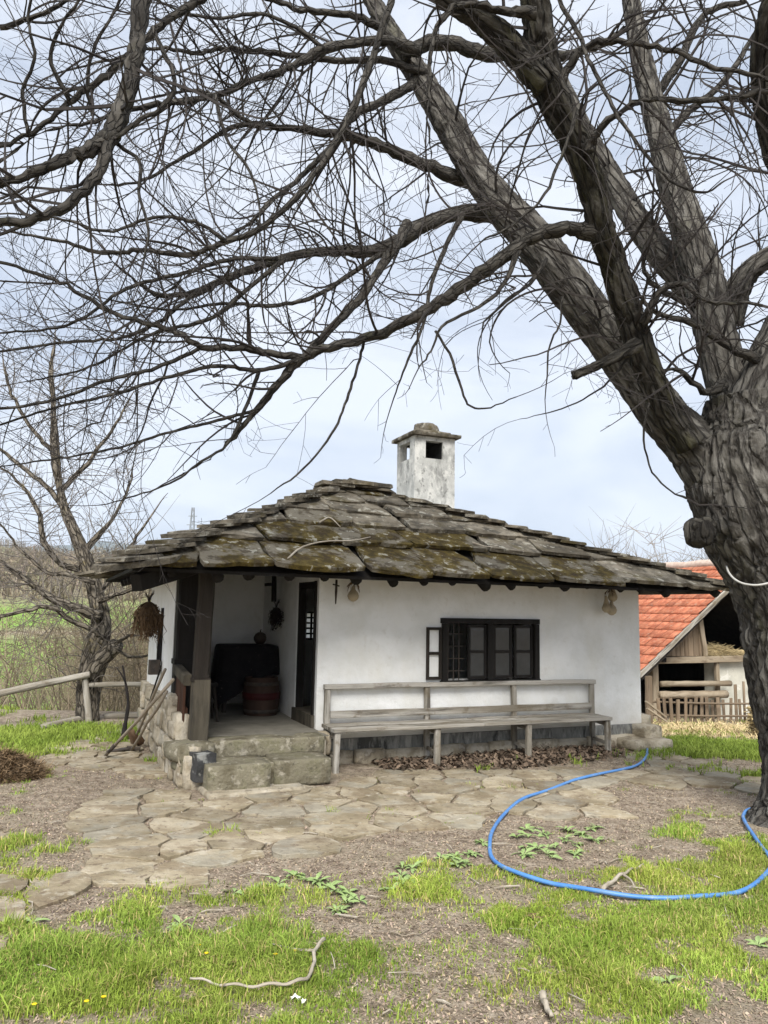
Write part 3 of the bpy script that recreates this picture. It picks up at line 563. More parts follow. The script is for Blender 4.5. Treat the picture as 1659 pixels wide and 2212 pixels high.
def roofface(A, B, C_, D, courses, seed, wmin=.62, wmax=1.2, moss=0.):
    """A,B eave corners, C,D upper corners (C above B)"""
    random.seed(seed)
    A, B, C_, D = [V3(x) for x in (A, B, C_, D)]; ex = (B-A)/np.linalg.norm(B-A); nrm = np.cross(ex, (C_+D)/2-A); nrm /= np.linalg.norm(nrm); ey = np.cross(nrm, ex)
    Wd = np.linalg.norm(B-A); Hh = ((C_+D)/2-A)@ey; dl = (D-A)@ex; dr = (C_-A)@ex
    b0 = -.03; i = 0
    for fr in courses:
        b1 = fr*Hh; t0 = max(0, b0/Hh); la, lb = dl*t0-.10, Wd-(Wd-dr)*t0+.10; a = la - random.uniform(0, .3)
        up = min(Hh+.04, b1+.14)
        while a < lb-.12:
            wd = random.uniform(wmin, wmax)*(1-.3*fr); a2 = min(a+wd, lb+.05)
            if lb-a2 < .3: a2 = lb
            sk = random.uniform(-.12, .12); g_ = random.uniform(.004, .015); sl = random.uniform(-.045, .045)
            poly = [np.array(x) for x in ((a+g_, b0+random.uniform(-.035, .035)-sl), ((a+a2)/2, b0+random.uniform(-.06, .02)), (a2-g_, b0+random.uniform(-.035, .035)+sl), (a2-g_+sk, up), (a+g_+sk, up))]
            # keep inside the face, plus a little over the hip
            pr = np.array([Wd-dr+1e-6, Hh]); nr_ = np.array([Hh, Wd-dr]); nr_ = nr_/np.linalg.norm(nr_); nl_ = np.array([-Hh, dl]); nl_ = nl_/np.linalg.norm(nl_)
            poly = clip(poly, np.array([Wd, 0])+nr_*.05, nr_); poly = clip(poly, nl_*.05, nl_) if len(poly) > 2 else poly
            if len(poly) > 2:
                ar = np.array(poly); sp = ar.max(0)-ar.min(0)
                if sp.min() > .1:
                    mz = moss(((a+a2)/2)/Wd, fr) if moss else 0
                    slabpoly(ar, A, ex, ey, nrm, random.uniform(.035, .05), np.array((random.gauss(0, .014), -.12+random.gauss(0, .012))), 'slab_moss' if random.random() < mz else 'slab')
            a = a2
        b0 = b1; i += 1
MOSS = lambda s, t: .97 if (.25 < s < .58 and t < .5) else .12
roofface(cFL, cFR, RR, RL, [.27, .47, .64, .78, .9, 1.0], 5, .7, 1.15, MOSS)
roofface(cBL, cFL, RL, RL, [.3, .52, .72, .88, 1.], 8)
roofface(cFR, cBR, RR, RR, [.25, .45, .65, .85, 1.], 9)
roofface(cBR, cBL, RL, RR, [.28, .5, .7, .86, 1.], 10)
random.seed(21)
def hipcaps(a, b_, n, out, wd=.44, ln=.46, z=.02):
    a, b_ = V3(a), V3(b_); d_ = b_-a; dh = d_*np.array([1, 1, 0]); dh /= np.linalg.norm(dh); sd_ = np.cross([0, 0, 1], dh); ln_ = np.linalg.norm(d_)
    for i in range(n):
        t = (i+.35)/n; c = a + d_*t + np.array([0, 0, z+random.uniform(-.008, .012)]) + sd_*random.gauss(0, .025)
        s = random.uniform(.85, 1.15)*(1.12-.5*t); sl = d_[2]/np.linalg.norm(d_[:2])*.45
        ex = dh + np.array([0, 0, sl]); ex /= np.linalg.norm(ex); nn = np.cross(ex, sd_); q = random.uniform(-.12, .12); exr = ex*math.cos(q)+sd_*math.sin(q); syr = np.cross(nn, exr)
        P = np.array([(-ln/2*s+random.uniform(-.05, .03), -wd/2*s), (-ln/2*s+random.uniform(-.05, .05), wd/2*s), (ln/2*s, wd/2*s*random.uniform(.7, 1)), (ln/2*s, -wd/2*s*random.uniform(.7, 1))])[::-1]
        slabpoly(P, c, exr, syr, nn if nn[2] > 0 else -nn, random.uniform(.026, .042), np.array((0., 0.)), 'slab', 'hip_slab')
hipcaps(cFL, RL, 17, 1, .42, .44); hipcaps(cFR, RR, 19, 1, .34, .42, .012); hipcaps(cBL, RL, 12, 1); hipcaps(cBR, RR, 14, 1)
slabpoly(np.array([(-.18, -.2), (.4, -.16), (.55, .12), (.1, .3), (-.25, .15)]), V3(cFL)+np.array([0, 0, .0]), np.array(E1), np.array(E2), np.array([0, 0, 1.]), .05, np.array((.16, .12)), 'slab', 'corner_slab')
for i in range(9):
    t = i/8; c = lerp(V3(RL), V3(RR), t*1.2-.1)+np.array([0, 0, .01+.01*(i % 3)+(.02 if 1 < i < 7 else 0)]); P = np.array([(-.2, -.2), (.2, -.18), (.22, .2), (-.18, .17)])*random.uniform(.8, 1.15)
    slabpoly(P, c, E1, E2, np.array([0, 0, 1.]), .045, np.array((random.gauss(0, .04), random.gauss(0, .04))), 'slab', 'ridge_slab')
# rafter tails
rs = (3.13-EZ)/(8.85-7.0)
random.seed(4)
for i in range(19):
    p = 1.0+i*.36+random.uniform(-.05, .05); r = random.uniform(.042, .06); q0 = 7.2+random.uniform(-.04, .05)
    qe = min(8.1, 7+max(.32, min((7.72-p)*.27, (p-.5)*.43)/rs-.1))
    zt = lambda q: EZ+(q-7.0)*rs-.15-r*1.1
    mb = MB(); mb.tube(np.array([hw(p, q_, zt(q_)+random.gauss(0, .004)) for q_ in np.linspace(q0, qe, 4)]), r, 9); mb.build('rafter', 'wood_black', house, True)
mb = MB(); mb.beam(hw(.66, 7.12, 1.80), hw(1.6, 7.8, 2.12), .13, .15); mb.build('hip_rafter', 'wood_black', house)
for i in range(5):
    q = 7.9+i*.42; mb = MB(); mb.tube(np.array([hw(.72, q, 1.86), hw(1.2, q, 2.03)]), .045, 8); mb.build('rafter', 'wood_black', house, True)
# chimney
ch = put('chimney', None, house, hw(4.8, 9.75, 2.6)); cq = 9.5
c0, c1 = 4.48, 5.11; d0, d1 = cq, cq+.6; zt, zb = 4.03, 2.4; oz0, oz1 = 3.72, 3.97; k = .17
mb = MB(); mb.hbox(c0, c1, d0, d1, zb, oz0); mb.hbox(c0, c1, d0, d1, oz1, zt)
fa, fb, sa, sb = c0+.17, c1-.19, d0+.16, d1-.08                           # openings: front, left side
mb.hbox(c0, fa, d0, sa, oz0, oz1); mb.hbox(fb, c1, d0, d1, oz0, oz1); mb.hbox(c0, c0+.12, sb, d1, oz0, oz1); mb.hbox(c0+.2, fb, d1-.1, d1, oz0, oz1)
mb.build('shaft', 'plaster_chimney', ch)
mb = MB(); mb.hbox(fb-.01, fb-.003, d0+.03, d1-.12, oz0+.002, oz1-.002); mb.hbox(c0+.22, fb-.012, d1-.115, d1-.104, oz0+.002, oz1-.002); mb.hbox(c0+.1, fb-.012, d0+.1, d1-.12, oz1-.012, oz1-.004); mb.hbox(c0+.1, fb-.012, d0+.06, d1-.12, oz0+.002, oz0+.01); mb.build('flue', 'soot', ch)
mb = MB(); mb.stone(hw((c0+c1)/2, (d0+d1)/2, zt+.025), (.76, .74, .045), 0, 6, .03, .02, 1.); mb.build('cap_slab', 'slab', ch, False, merge=True)
mb = MB(); mb.stone(hw((c0+c1)/2, (d0+d1)/2, zt+.075), (.56, .52, .05), 0, 5, .1, .03, 2.); mb.build('cap_slab', 'slab', ch, False, merge=True)
mb = MB(); mb.stone(hw((c0+c1)/2, (d0+d1)/2, zt+.15), (.3, .27, .2), .3, 5, .6, .08, 3.); mb.build('cap_stone', 'slab', ch, True, merge=True)
# debris lying on the slabs
def roofpt(u, v):
    d = ray(u, v); A_, B_, C_ = V3(cFL), V3(cFR), V3(RL); nn = np.cross(B_-A_, C_-A_); return CAM + d*(((A_-CAM)@nn)/(d@nn)) + np.array([0, 0, .06])
for lb, pts in (('pale dead twig lying on the mossy slabs above the porch', ((618, 1224), (650, 1196), (700, 1182), (760, 1180), (800, 1172))), ('short pale twig on the slabs below the ridge', ((690, 1140), (712, 1130), (735, 1150))), ('short forked twig on the right roof slope', ((1020, 1183), (1050, 1192), (1075, 1190)))):
    mb = MB(); P = spline([roofpt(*p) for p in pts], 12); mb.tube(P, np.linspace(.011, .005, 12), 6); tag(mb.build('roof_twig', 'stick_pale', None, True), lb, 'twig')

# ================================================================== BENCH
bench = thing('bench', hw(4.3, 7.55, 0), 'long weathered grey wooden bench with open slat back against the white wall', 'bench')
fp = [2.67, 3.79, 4.92, 6.0]; bp = [2.7, 3.86, 4.98, 6.09]; SZ = .42; random.seed(3)
for i, (a, b_) in enumerate(zip(fp, bp)):
    mb = MB(); mb.beam(hw(a, 7.4, -.01), hw(a+.015, 7.42, SZ-.035), .06, .055, tuple(E2), .006, .002); mb.build('leg', 'wood_grey', bench)
    mb = MB(); mb.beam(hw(b_, 7.78, -.01), hw(b_, 7.79, .765), .06, .05, tuple(E2), .006, .002); mb.build('back_post', 'wood_grey', bench)
    mb = MB(); mb.beam(hw(a+.01, 7.4, SZ-.08), hw(b_, 7.77, SZ-.08), .03, .06); mb.build('seat_bearer', 'wood_grey', bench)
    mb = MB(); mb.beam(hw(a+.005, 7.41, .12), hw(b_, 7.77, .12), .025, .04); mb.build('stretcher', 'wood_grey', bench)
sz = [SZ-.006, SZ-.002, SZ-.016, SZ-.004]
for k, (q, wd) in enumerate(((7.475, .2), (7.68, .19))):
    for a, b_ in ((2.64, 4.35), (4.356, 6.06)):
        mb = MB(); mb.beam(hw(a, q, SZ-.02+.006*k), hw(b_, q, SZ-.025+.004*k), wd, .035, (0, 0, 1), .005, .002); mb.build('seat_plank', 'wood_grey', bench)
mb = MB(); mb.beam(hw(2.66, 7.785, .795), hw(6.13, 7.785, .785), .06, .05, (0, 0, 1), .006, .002); mb.build('top_rail', 'wood_grey', bench)
mb = MB(); mb.beam(hw(2.73, 7.762, .51), hw(6.06, 7.762, .5), .02, .075, (0, 0, 1), .004, .001); mb.build('back_slat', 'wood_grey', bench)

# ================================================================== PORCH THINGS
def lathe(prof, c, n=20):
    mb = MB(); th = np.arange(n)*2*math.pi/n; V = np.array([[c[0]+r*math.cos(t), c[1]+r*math.sin(t), c[2]+z] for r, z in prof for t in th]); m = len(prof)
    mb.add(V, [(i*n+j, i*n+(j+1) % n, (i+1)*n+(j+1) % n, (i+1)*n+j) for i in range(m-1) for j in range(n)], None, [list(range(n))[::-1], list(range((m-1)*n, m*n))]); return mb
bc_ = hw(2.33, 9.1, FZ); bar = thing('barrel', bc_, 'small dark wooden barrel with red painted band standing on the porch floor', 'barrel')
br = [(.19, 0), (.208, .1), (.216, .22), (.208, .34), (.19, .43), (.17, .43), (.17, .41), (.01, .41)]
lathe(br, bc_, 24).build('staves', 'barrel', bar, False)
for z, r in ((.05, .202), (.36, .207)): lathe([(r, -.02), (r+.004, -.018), (r+.004, .018), (r, .02)], bc_+(0, 0, z), 24).build('hoop', 'iron', bar, True)
lathe([(.213, -.04), (.221, -.035), (.221, .035), (.213, .04)], bc_+(0, 0, .22), 24).build('red_band', 'barrel_red', bar, True)
tb = thing('table', hw(2.25, 9.55, FZ), 'porch table hidden under a dark patterned cloth', 'table')
for p in (1.95, 2.5):
    for q in (9.35, 9.75):
        mb = MB(); mb.beam(hw(p, q, FZ), hw(p, q, 1.08), .05, .05, tuple(E1), .006); mb.build('leg', 'wood_dark', tb)
mb = MB(); mb.hbox(1.9, 2.56, 9.3, 9.8, 1.08, 1.115, .01); mb.build('tabletop', 'wood_dark', tb)
cl = MB(); n = 44; V = []
for k, (sc_, z) in enumerate(((0, 1.155), (.9, 1.15), (1., 1.14), (1.03, 1.1), (1.07, .95), (1.1, .8), (1.12, .66))):
    for i in range(n):
        a = i*2*math.pi/n; cx_ = math.cos(a); sy_ = math.sin(a); m_ = max(abs(cx_), abs(sy_))**.85; rx, ry = .35*sc_*cx_/m_, .28*sc_*sy_/m_
        wv = (.02*math.sin(a*9)+.012*math.sin(a*5+1))*max(0, k-2)/2; zz = z - (.12*math.sin(a*2+.6) if k == 6 else 0) + (.1*math.cos(a-.3) if k == 6 else 0)
        V.append(hw(2.24+rx*(1+wv), 9.55+ry*(1+wv), zz))
cl.add(np.array(V), [(k*n+i, k*n+(i+1) % n, (k+1)*n+(i+1) % n, (k+1)*n+i) for k in range(6) for i in range(n)])
tag(cl.build('tablecloth', 'cloth', None, True), 'black cloth with pale floral border draped over the porch table', 'tablecloth')
gc = hw(2.38, 9.45, 1.158); pk = thing('gourd', gc, 'round dark gourd with a short stalk on the draped porch table', 'gourd')
lathe([(.02, 0), (.055, .012), (.078, .05), (.08, .085), (.06, .125), (.025, .145), (.01, .143)], gc).build('body', 'gourd_dark', pk, True)
mb = MB(); mb.tube([gc+(0, 0, .14), gc+(.002, 0, .165), gc+(.01, 0, .18)], [.009, .007, .006], 6); mb.build('stalk', 'gourd_dark', pk, True)
stc = hw(1.6, 8.75, FZ); so = thing('stool', stc, 'low dark wooden stool in the shade behind the porch post', 'stool')
mb = MB(); mb.hbox(1.42, 1.72, 8.6, 8.9, .74, .775, .01); mb.build('seat', 'wood_black', so)
for a, b_ in ((-1, -1), (1, -1), (1, 1), (-1, 1)):
    mb = MB(); mb.beam(hw(1.57+a*.11, 8.75+b_*.11, .74), hw(1.57+a*.16, 8.75+b_*.15, FZ), .03, .03, tuple(E1), .004); mb.build('leg', 'wood_dark', so)
def bundle(name, top, ln, wd, mat, label, n=260, hang=None, seed=1):
    rg = np.random.default_rng(seed); t = thing(name, top, label, 'dried plants'); mb = MB()
    for i in range(n):
        a = rg.uniform(0, 6.283); r = wd*math.sqrt(rg.uniform(0, 1)); l = ln*rg.uniform(.45, 1.05)
        P = np.array([top+np.array((math.cos(a)*r*f, math.sin(a)*r*f, -l*k))+rg.normal(0, .03, 3)*k for f, k in ((.12, 0), (.6, .22), (1., .5), (1.1, .75), (.95, 1.))])
        mb.tube(P, np.array([.004, .004, .0035, .003, .001])*1.3, 3, False)
        for f in range(3):
            c = lerp(P[1], P[4], rg.uniform(0, 1)); s = rg.uniform(.01, .022); d_ = rg.normal(0, 1, 3)*s; e_ = rg.normal(0, 1, 3)*s; mb.add([c, c+d_, c+e_], None, [(0, 1, 2)], tint=np.full(3, rg.uniform(.5, 1.6)))
    mb.build('stems', mat, t)
    for i in range(8):
        pass
    mb = MB()
    for i in range(16):
        a = rg.uniform(0, 6.283); mb.tube([top+(0, 0, -.02), top+np.array((math.cos(a)*.02, math.sin(a)*.02, .05)), top+np.array((math.cos(a)*.05, math.sin(a)*.05, rg.uniform(.06, .12)))], [.005, .004, .001], 3)
    mb.build('stem_ends', 'herb_dark', t)
    mb = MB(); mb.tube([top+(0, 0, -.05), hang if hang is not None else top+(0, 0, .3)], .003, 4); mb.build('cord', 'herb_dark', t)
    return t
hp_ = onp(322, 1300, .86); bundle('herb_bundle', hw(*hp_), .36, .13, 'herb', 'bushy brown dried herb bundle hanging under the left eave', 260, hw(.86, hp_[1], 1.94), 2)
bundle('herb_bundle', wq(597, 1312, 9.2), .24, .07, 'herb_dark', 'black dried bundle hanging from a beam inside the porch', 120, wq(597, 1246, 9.2), 3)
mb = MB(); mb.tube([wq(592, 1240, 9.15), wq(591, 1300, 9.15)], .028, 8); mb.tube([wq(586, 1262, 9.12), wq(572, 1263, 9.12)], .02, 8)
tag(mb.build('hanging_peg', 'wood_black', None, True), 'black wooden peg hanging from the porch ceiling above the dried bundle', 'peg')
def gourd_string(P, label, items, topz):
    t = thing('hanging_gourds', P, label, 'gourds')
    for (dx, dz, r, sq) in items:
        c = P+np.array(E1)*dx+np.array([0, 0, dz]); lathe([(.004, r*sq+.05), (r*.32, r*sq+.03), (r*.4, r*sq), (r*.8, r*.55), (r, 0), (r*.85, -r*.55), (r*.4, -r*.92), (.004, -r)], c, 14).build('gourd', 'gourd', t, True)
    mb = MB(); 
    for (dx, dz, r, sq) in items: mb.tube([P+np.array(E1)*dx+np.array([0, 0, dz+r*sq+.03]), np.array([P[0], P[1], topz])], .004, 4)
    mb.build('cord', 'cord', t)
    rg = np.random.default_rng(5); mb = MB()
    for i in range(26):
        a = rg.uniform(0, 6.28); q0 = P+np.array([0, 0, .12]); mb.tube([q0+(0, 0, .05), q0+np.array((math.cos(a)*.05, math.sin(a)*.03, .0)), q0+np.array((math.cos(a)*.07, math.sin(a)*.05, -.09*rg.random()))], [.004, .004, .001], 3)
    mb.build('dry_husks', 'herb', t)
gourd_string(wq(763, 1287, 7.7), 'single pale gourd with husks hanging near the door end of the eave', [(0, 0, .062, 1.)], 1.98)
gourd_string(wq(1318, 1300, 7.7), 'string of dried gourds hanging at the right end of the white wall', [(.02, -.1, .065, 1.), (-.06, -.08, .055, 1.9), (.04, .06, .06, 1.6)], 1.98)
a = wq(727, 1252, 7.72); b_ = wq(725, 1305, 7.72); mb = MB(); mb.tube([a, lerp(a, b_, .5), b_], [.012, .014, .006], 6); mb.tube([wq(719, 1262, 7.72), wq(733, 1266, 7.72)], .008, 6)
tag(mb.build('hanging_iron', 'iron', None, True), 'thin dark iron hook hanging beside the single gourd', 'hook')
bxp = wq(335, 1441, 9.0); mb = MB(); P = onp(335, 1441, 1.1); mb.hbox(P[0]-.07, P[0]+.05, P[1]-.06, P[1]+.06, P[2]-.08, P[2]+.08, .01)
t = thing('wall_box', hw(*P), 'small black box fixed outside the left wall below the herbs', 'box'); mb.build('case', 'iron', t)
mb = MB(); mb.hbox(P[0]+.05, 1.169, P[1]-.02, P[1]+.02, P[2]-.02, P[2]+.02); mb.build('bracket', 'iron', t)

# ================================================================== TOOLS against the left wall
def handle(u0, v0, u1, v1, p, r, mat, n=5, z=.02):
    a = pz(u0, v0, z); b_ = hw(*onp(u1, v1, p)); P = [lerp(a, b_, t)+(np.random.default_rng(int(u0+t*9)).normal(0, .006, 3) if 0 < t < 1 else 0) for t in np.linspace(0, 1, n)]
    mb = MB(); mb.tube(P, r, 7); return mb, a, b_
mb, a, b_ = handle(228, 1632, 374, 1468, 1.06, .017, 'stick'); t = thing('digging_bar', a, 'long pale digging bar leaning on the stone base with pointed iron tip', 'garden tool')
mb.build('shaft', 'stick', t, True); d_ = (b_-a)/np.linalg.norm(b_-a); mb = MB(); mb.tube([a-d_*.02, a+d_*.1, a+d_*.3], [.004, .018, .022], 7); mb.build('iron_tip', 'iron', t, True)
mb, a, b_ = handle(283, 1622, 360, 1494, 1.06, .016, 'stick'); t = thing('mattock', a, 'mattock with dark iron head resting on the paving by the house', 'garden tool'); mb.build('handle', 'stick', t, True)
sd2 = np.array([.95, .2, 0]); mb = MB(); mb.beam(a-sd2*.02+(0, 0, .03), a-sd2*.26+(0, 0, -.005), .09, .02, (0, 0, 1), .004); mb.beam(a-sd2*.05+(0, 0, .03), a+sd2*.1+(0, 0, .015), .05, .045, (0, 0, 1), .006); mb.build('head', 'iron', t)
mb, a, b_ = handle(286, 1606, 357, 1446, 1.06, .016, 'stick'); t = thing('shovel', a, 'shovel with broad rusty blade standing between the other tools', 'garden tool'); mb.build('handle', 'stick', t, True)
d_ = (b_-a)/np.linalg.norm(b_-a); sx_ = np.cross(d_, [0, 1, 0.]); sx_ /= np.linalg.norm(sx_); nn = np.cross(sx_, d_); V = []; Q = []
for i, (l, wd) in enumerate(((-.02, .03), (.05, .09), (.14, .115), (.24, .115), (.28, .05))):
    for j, f in enumerate((-1, -.5, 0, .5, 1)): V.append(a+d_*l+sx_*wd*f+nn*(.03*f*f-.01))
for i in range(4):
    for j in range(4): Q.append((i*5+j, i*5+j+1, i*5+6+j, i*5+5+j))
mb = MB(); mb.add(np.array(V), Q); mb.add(np.array(V)-nn*.004, [q[::-1] for q in Q]); mb.build('blade', 'rust', t, True)
mb, a, b_ = handle(305, 1590, 346, 1447, 1.02, .008, 'char', 5); P0 = pz(270, 1605)
mb = MB(); mb.tube([pz(300, 1585, .02), hw(*onp(346, 1447, 1.06))], .01, 6); tag(mb.build('iron_rod', 'char', None, True), 'thin dark iron rod leaning behind the shovel on the white wall', 'rod')
Pc = pz(263, 1600); Yc = Pc[1]
pts = np.array([Pc+np.array([0, 0, -.03])]+[py(u, v, Yc+.1*i) for i, (u, v) in enumerate(((266, 1592), (272, 1556), (277, 1520), (272, 1480), (265, 1438)))])
t = thing('charred_branch', Pc, 'black charred forked branch stuck upright left of the tools', 'branch'); mb = MB(); mb.tube(spline(pts, 14), np.linspace(.034, .01, 14)*(1+.15*np.sin(np.arange(14)*2.1)), 8); mb.build('stem', 'char', t, True)
mb = MB(); mb.tube(spline([pts[4]+(0, 0, .02), py(262, 1456, Yc+.35), py(252, 1443, Yc+.4)], 6), [.012, .011, .01, .009, .007, .004], 6); mb.build('fork', 'char', t, True)

# ================================================================== LEFT FENCE
fe = thing('rail_fence', G(192, 1562), 'weathered grey pole fence with one leaning post at the yard edge', 'fence'); YF = G(192, 1562)[1]
mb = MB(); mb.tube(spline([py(-60, 1511, YF-.5), py(60, 1485, YF-.3), py(140, 1468, YF-.1), py(194, 1457, YF)], 10), [.05, .048, .046, .05, .046, .048, .045, .046, .044, .046], 9); mb.build('rail', 'wood_grey', fe, True)
mb = MB(); mb.tube(spline([py(192, 1480, YF+.06), py(270, 1478, YF+.1), py(352, 1480, YF+.15)], 9), [.036, .034, .037, .034, .035, .033, .035, .034, .032], 9); mb.build('rail', 'wood_grey', fe, True)
mb = MB(); mb.tube(spline([py(182, 1452, YF+.02), py(188, 1510, YF+.03), py(194, 1575, YF+.03)], 7), [.044, .046, .044, .046, .045, .047, .048], 9); mb.build('post', 'wood_grey', fe, True)
for nm, a, b_, r in (('fallen_rail', (90, 1577), (205, 1553), .045), ('fallen_rail', (225, 1552), (345, 1551), .04)):
    A, B = G(*a)+(0, 0, .03), G(*b_)+(0, 0, .03); mb = MB(); mb.tube(spline([A, lerp(A, B, .5)+(0, 0, .01), B], 8), r*(1+.06*np.sin(np.arange(8)*1.7)), 9); tag(mb.build(nm, 'wood_grey', None, True), 'grey pole lying on the ground '+('left of' if a[0] < 200 else 'right of')+' the leaning fence post', 'pole')

# ================================================================== HOSE, STICKS, CORD
H = [(1398, 1622), (1396, 1640), (1375, 1658), (1330, 1672), (1240, 1692), (1185, 1713), (1130, 1735), (1092, 1765), (1070, 1800), (1063, 1835), (1075, 1865), (1110, 1890), (1170, 1908), (1240, 1922), (1310, 1937), (1400, 1946), (1490, 1948), (1560, 1943), (1620, 1925), (1665, 1890), (1668, 1860), (1640, 1825), (1612, 1785), (1608, 1765), (1625, 1755), (1680, 1760)]
P = np.array([G(u, v) for u, v in H]); P = spline(P, 170); P[:, 2] = ground_z(P[:, 0], P[:, 1])+.026
P[:, :2] += np.cumsum(rng.normal(0, .0016, (170, 2)), 0)*np.sin(np.linspace(0, math.pi, 170))[:, None]; P = spline(P[::3], 170); P[:, 2] = ground_z(P[:, 0], P[:, 1])+.028+.006*np.sin(np.arange(170)*.35)
mb = MB(); mb.tube(P, .0135*(1+.04*np.sin(np.arange(170)*.8)), 9); tag(mb.build('garden_hose', 'hose', None, True), 'blue garden hose looping from the house corner across the grass', 'hose')
def lying(name, pts, r, label, cat, side=None, mat='stick', lift=.012):
    P = np.array([G(u, v) for u, v in pts]); P = spline(P, 6*len(pts)); P[:, 2] = ground_z(P[:, 0], P[:, 1])+lift+.006*np.sin(np.arange(len(P))*.9)
    o = thing(name, P[0], label, cat); mb = MB(); mb.tube(P, np.linspace(r, r*.5, len(P))*(1+.12*np.sin(np.arange(len(P))*2.3)), 7); mb.build('stem', mat, o, True)
    for s in (side or []):
        Q = np.array([G(u, v) for u, v in s]); Q = spline(Q, 8); Q[:, 2] = ground_z(Q[:, 0], Q[:, 1])+lift; mb = MB(); mb.tube(Q, np.linspace(r*.7, r*.3, 8), 6); mb.build('fork', mat, o, True)
    return o
lying('fallen_branch', [(700, 2052), (678, 2078), (678, 2105), (660, 2140), (610, 2152), (540, 2157), (470, 2153), (410, 2138)], .0095, 'curved grey fallen branch lying in the foreground grass', 'branch', [[(678, 2078), (640, 2076), (605, 2068), (585, 2063)]], 'stick_pale', lift=.05)
lying('stick', [(1302, 1938), (1335, 1910), (1362, 1895), (1390, 1884)], .0125, 'pale broken stick lying across the blue hose', 'stick', [[(1345, 1905), (1362, 1916), (1370, 1930)]], 'stick_pale', lift=.042)
lying('stick', [(1172, 2165), (1178, 2185), (1192, 2214)], .017, 'pale split stick at the bottom edge of the grass', 'stick', None, 'stick_pale', .03)
lying('stick', [(1222, 2107), (1180, 2108), (1118, 2100)], .007, 'thin straight stick below the hose in bare soil', 'stick')
lying('stick', [(840, 2020), (890, 2025), (930, 2012)], .004, 'thin twig on the bare patch right of the curved branch', 'twig')
lying('stick', [(795, 2042), (770, 2028), (740, 2025)], .004, 'thin twig just right of the curved branch end', 'twig')
lying('stick', [(1295, 1868), (1330, 1862), (1375, 1850)], .006, 'thin grey twig behind the stick on the hose', 'twig')
def curl(P, s, label, mat, name='fallen_leaf', cat='leaf'):
    mb = MB(); a = random.random()*6; n = 10; R_ = [(1 if i % 2 else .55)*random.uniform(.8, 1.2) for i in range(n)]
    V = [P+np.array([math.cos(a+i*6.283/n)*s*R_[i], math.sin(a+i*6.283/n)*s*R_[i]*.8, .018+random.uniform(-.006, .012)]) for i in range(n)]+[P+np.array([0, 0, .02])]
    mb.add(np.array(V), None, [(n, i, (i+1) % n) for i in range(n)]); return tag(mb.build(name, mat, None, False), label, cat)
curl(G(1335, 1955+345*.0+0), .0001, 'x', 'litter').data.name
bpy.data.objects.remove([o for o in bpy.data.objects if o.get('label') == 'x'][0])
curl(G(1153, 1988), .06, 'large reddish brown dead leaf lying below the hose', 'rust')
curl(G(1690, 1965), .05, 'brown dead leaf at the right edge', 'rust') if False else None
curl(G(637, 2165), .026, 'white scrap of paper under the curved branch', 'paper', 'paper_scrap', 'scrap')
curl(G(655, 2173), .016, 'tiny white paper scrap right of the larger one', 'paper', 'paper_scrap', 'scrap')

# ================================================================== BARN (right, lower down the slope)
BK = 1.6
def bw(p, q, z): return CAM + BK*(hw(p, q, z)-CAM)          # sizes taken at the house's depth, then set at its own distance
bz0 = float(bw(9.5, 9.7, 0)[2])
barn = thing('barn', bw(10.5, 10.5, 0), 'open fronted timber barn with orange tiled roof beside the cottage', 'barn')
def bbeam(mb, a, b_, wd, ht, jit=.004): return mb.beam(bw(*a), bw(*b_), wd*BK, ht*BK, (0, 0, 1), .01, jit)
rd = put('roof', None, barn, bw(9.5, 11, 1.5)); q0, q1 = 9.36, 14.5
e_p, e_z, r_p, r_z = 8.22, .735, 10.6, 2.48
mb = MB(); V = [bw(e_p, q0, e_z), bw(r_p, q0, r_z), bw(r_p, q1, r_z), bw(e_p, q1, e_z), bw(2*r_p-e_p, q0, e_z), bw(2*r_p-e_p, q1, e_z)]; V2 = [v-np.array([0, 0, .05]) for v in V]
mb.add(np.array(V+V2), [(0, 1, 2, 3), (1, 4, 5, 2), (7, 6, 9, 8), (10, 7, 8, 11), (0, 6, 7, 1), (1, 7, 10, 4), (0, 3, 9, 6), (4, 10, 11, 5)]); mb.build('decking', 'wood_dark', rd)
A = bw(e_p, q0, e_z); B = bw(r_p, q0, r_z); up = (B-A); LN = np.linalg.norm(up); up /= LN; al = -np.array(E2); nr = np.cross(al, up); nr = nr if nr[2] > 0 else -nr
tw, th = .24, .345; n = 5; V = []
for y0, zz in ((-.04, .05), (th, .014)):
    for i in range(n+1): f = i/n; V.append((f*tw-.006, y0, zz+.01*math.sin(f*math.pi)))
for i in range(n+1): f = i/n; V.append((f*tw-.006, -.04, .016+.01*math.sin(f*math.pi)))
tm = MB(); k = n+1; tm.add(np.array(V), [(i, i+1, k+i+1, k+i) for i in range(n)]+[(2*k+i, 2*k+i+1, i+1, i) for i in range(n)]); o = tm.build('tile', 'tile', None, True); tme = o.data; bpy.data.objects.remove(o)
from mathutils import Euler
Mt = Matrix((Vector(al), Vector(up), Vector(nr))).transposed().to_euler(); rows = int(LN/th)+1; random.seed(2); nt_ = 0; rest = MB()
hw0 = bw(6.9, 7.8, 0)
for r in range(rows):
    for c in range(34):
        o = A-al*((c+1)*tw-.05)+up*(r*th-.02)+nr*(.01+random.uniform(-.006, .006))
        if r*th > LN-.12: continue
        if nt_ < 300 and c < 26: put('roof_tile', tme, rd, tuple(o), Mt); nt_ += 1
        else:
            W3 = np.array(V)@np.array([al, up, nr])+o; rest.add(W3, [(i, i+1, k+i+1, k+i) for i in range(n)]+[(2*k+i, 2*k+i+1, i+1, i) for i in range(n)])
if rest.n: o = rest.build('roof_tiles', 'tile', rd, True); o['kind'] = 'stuff'
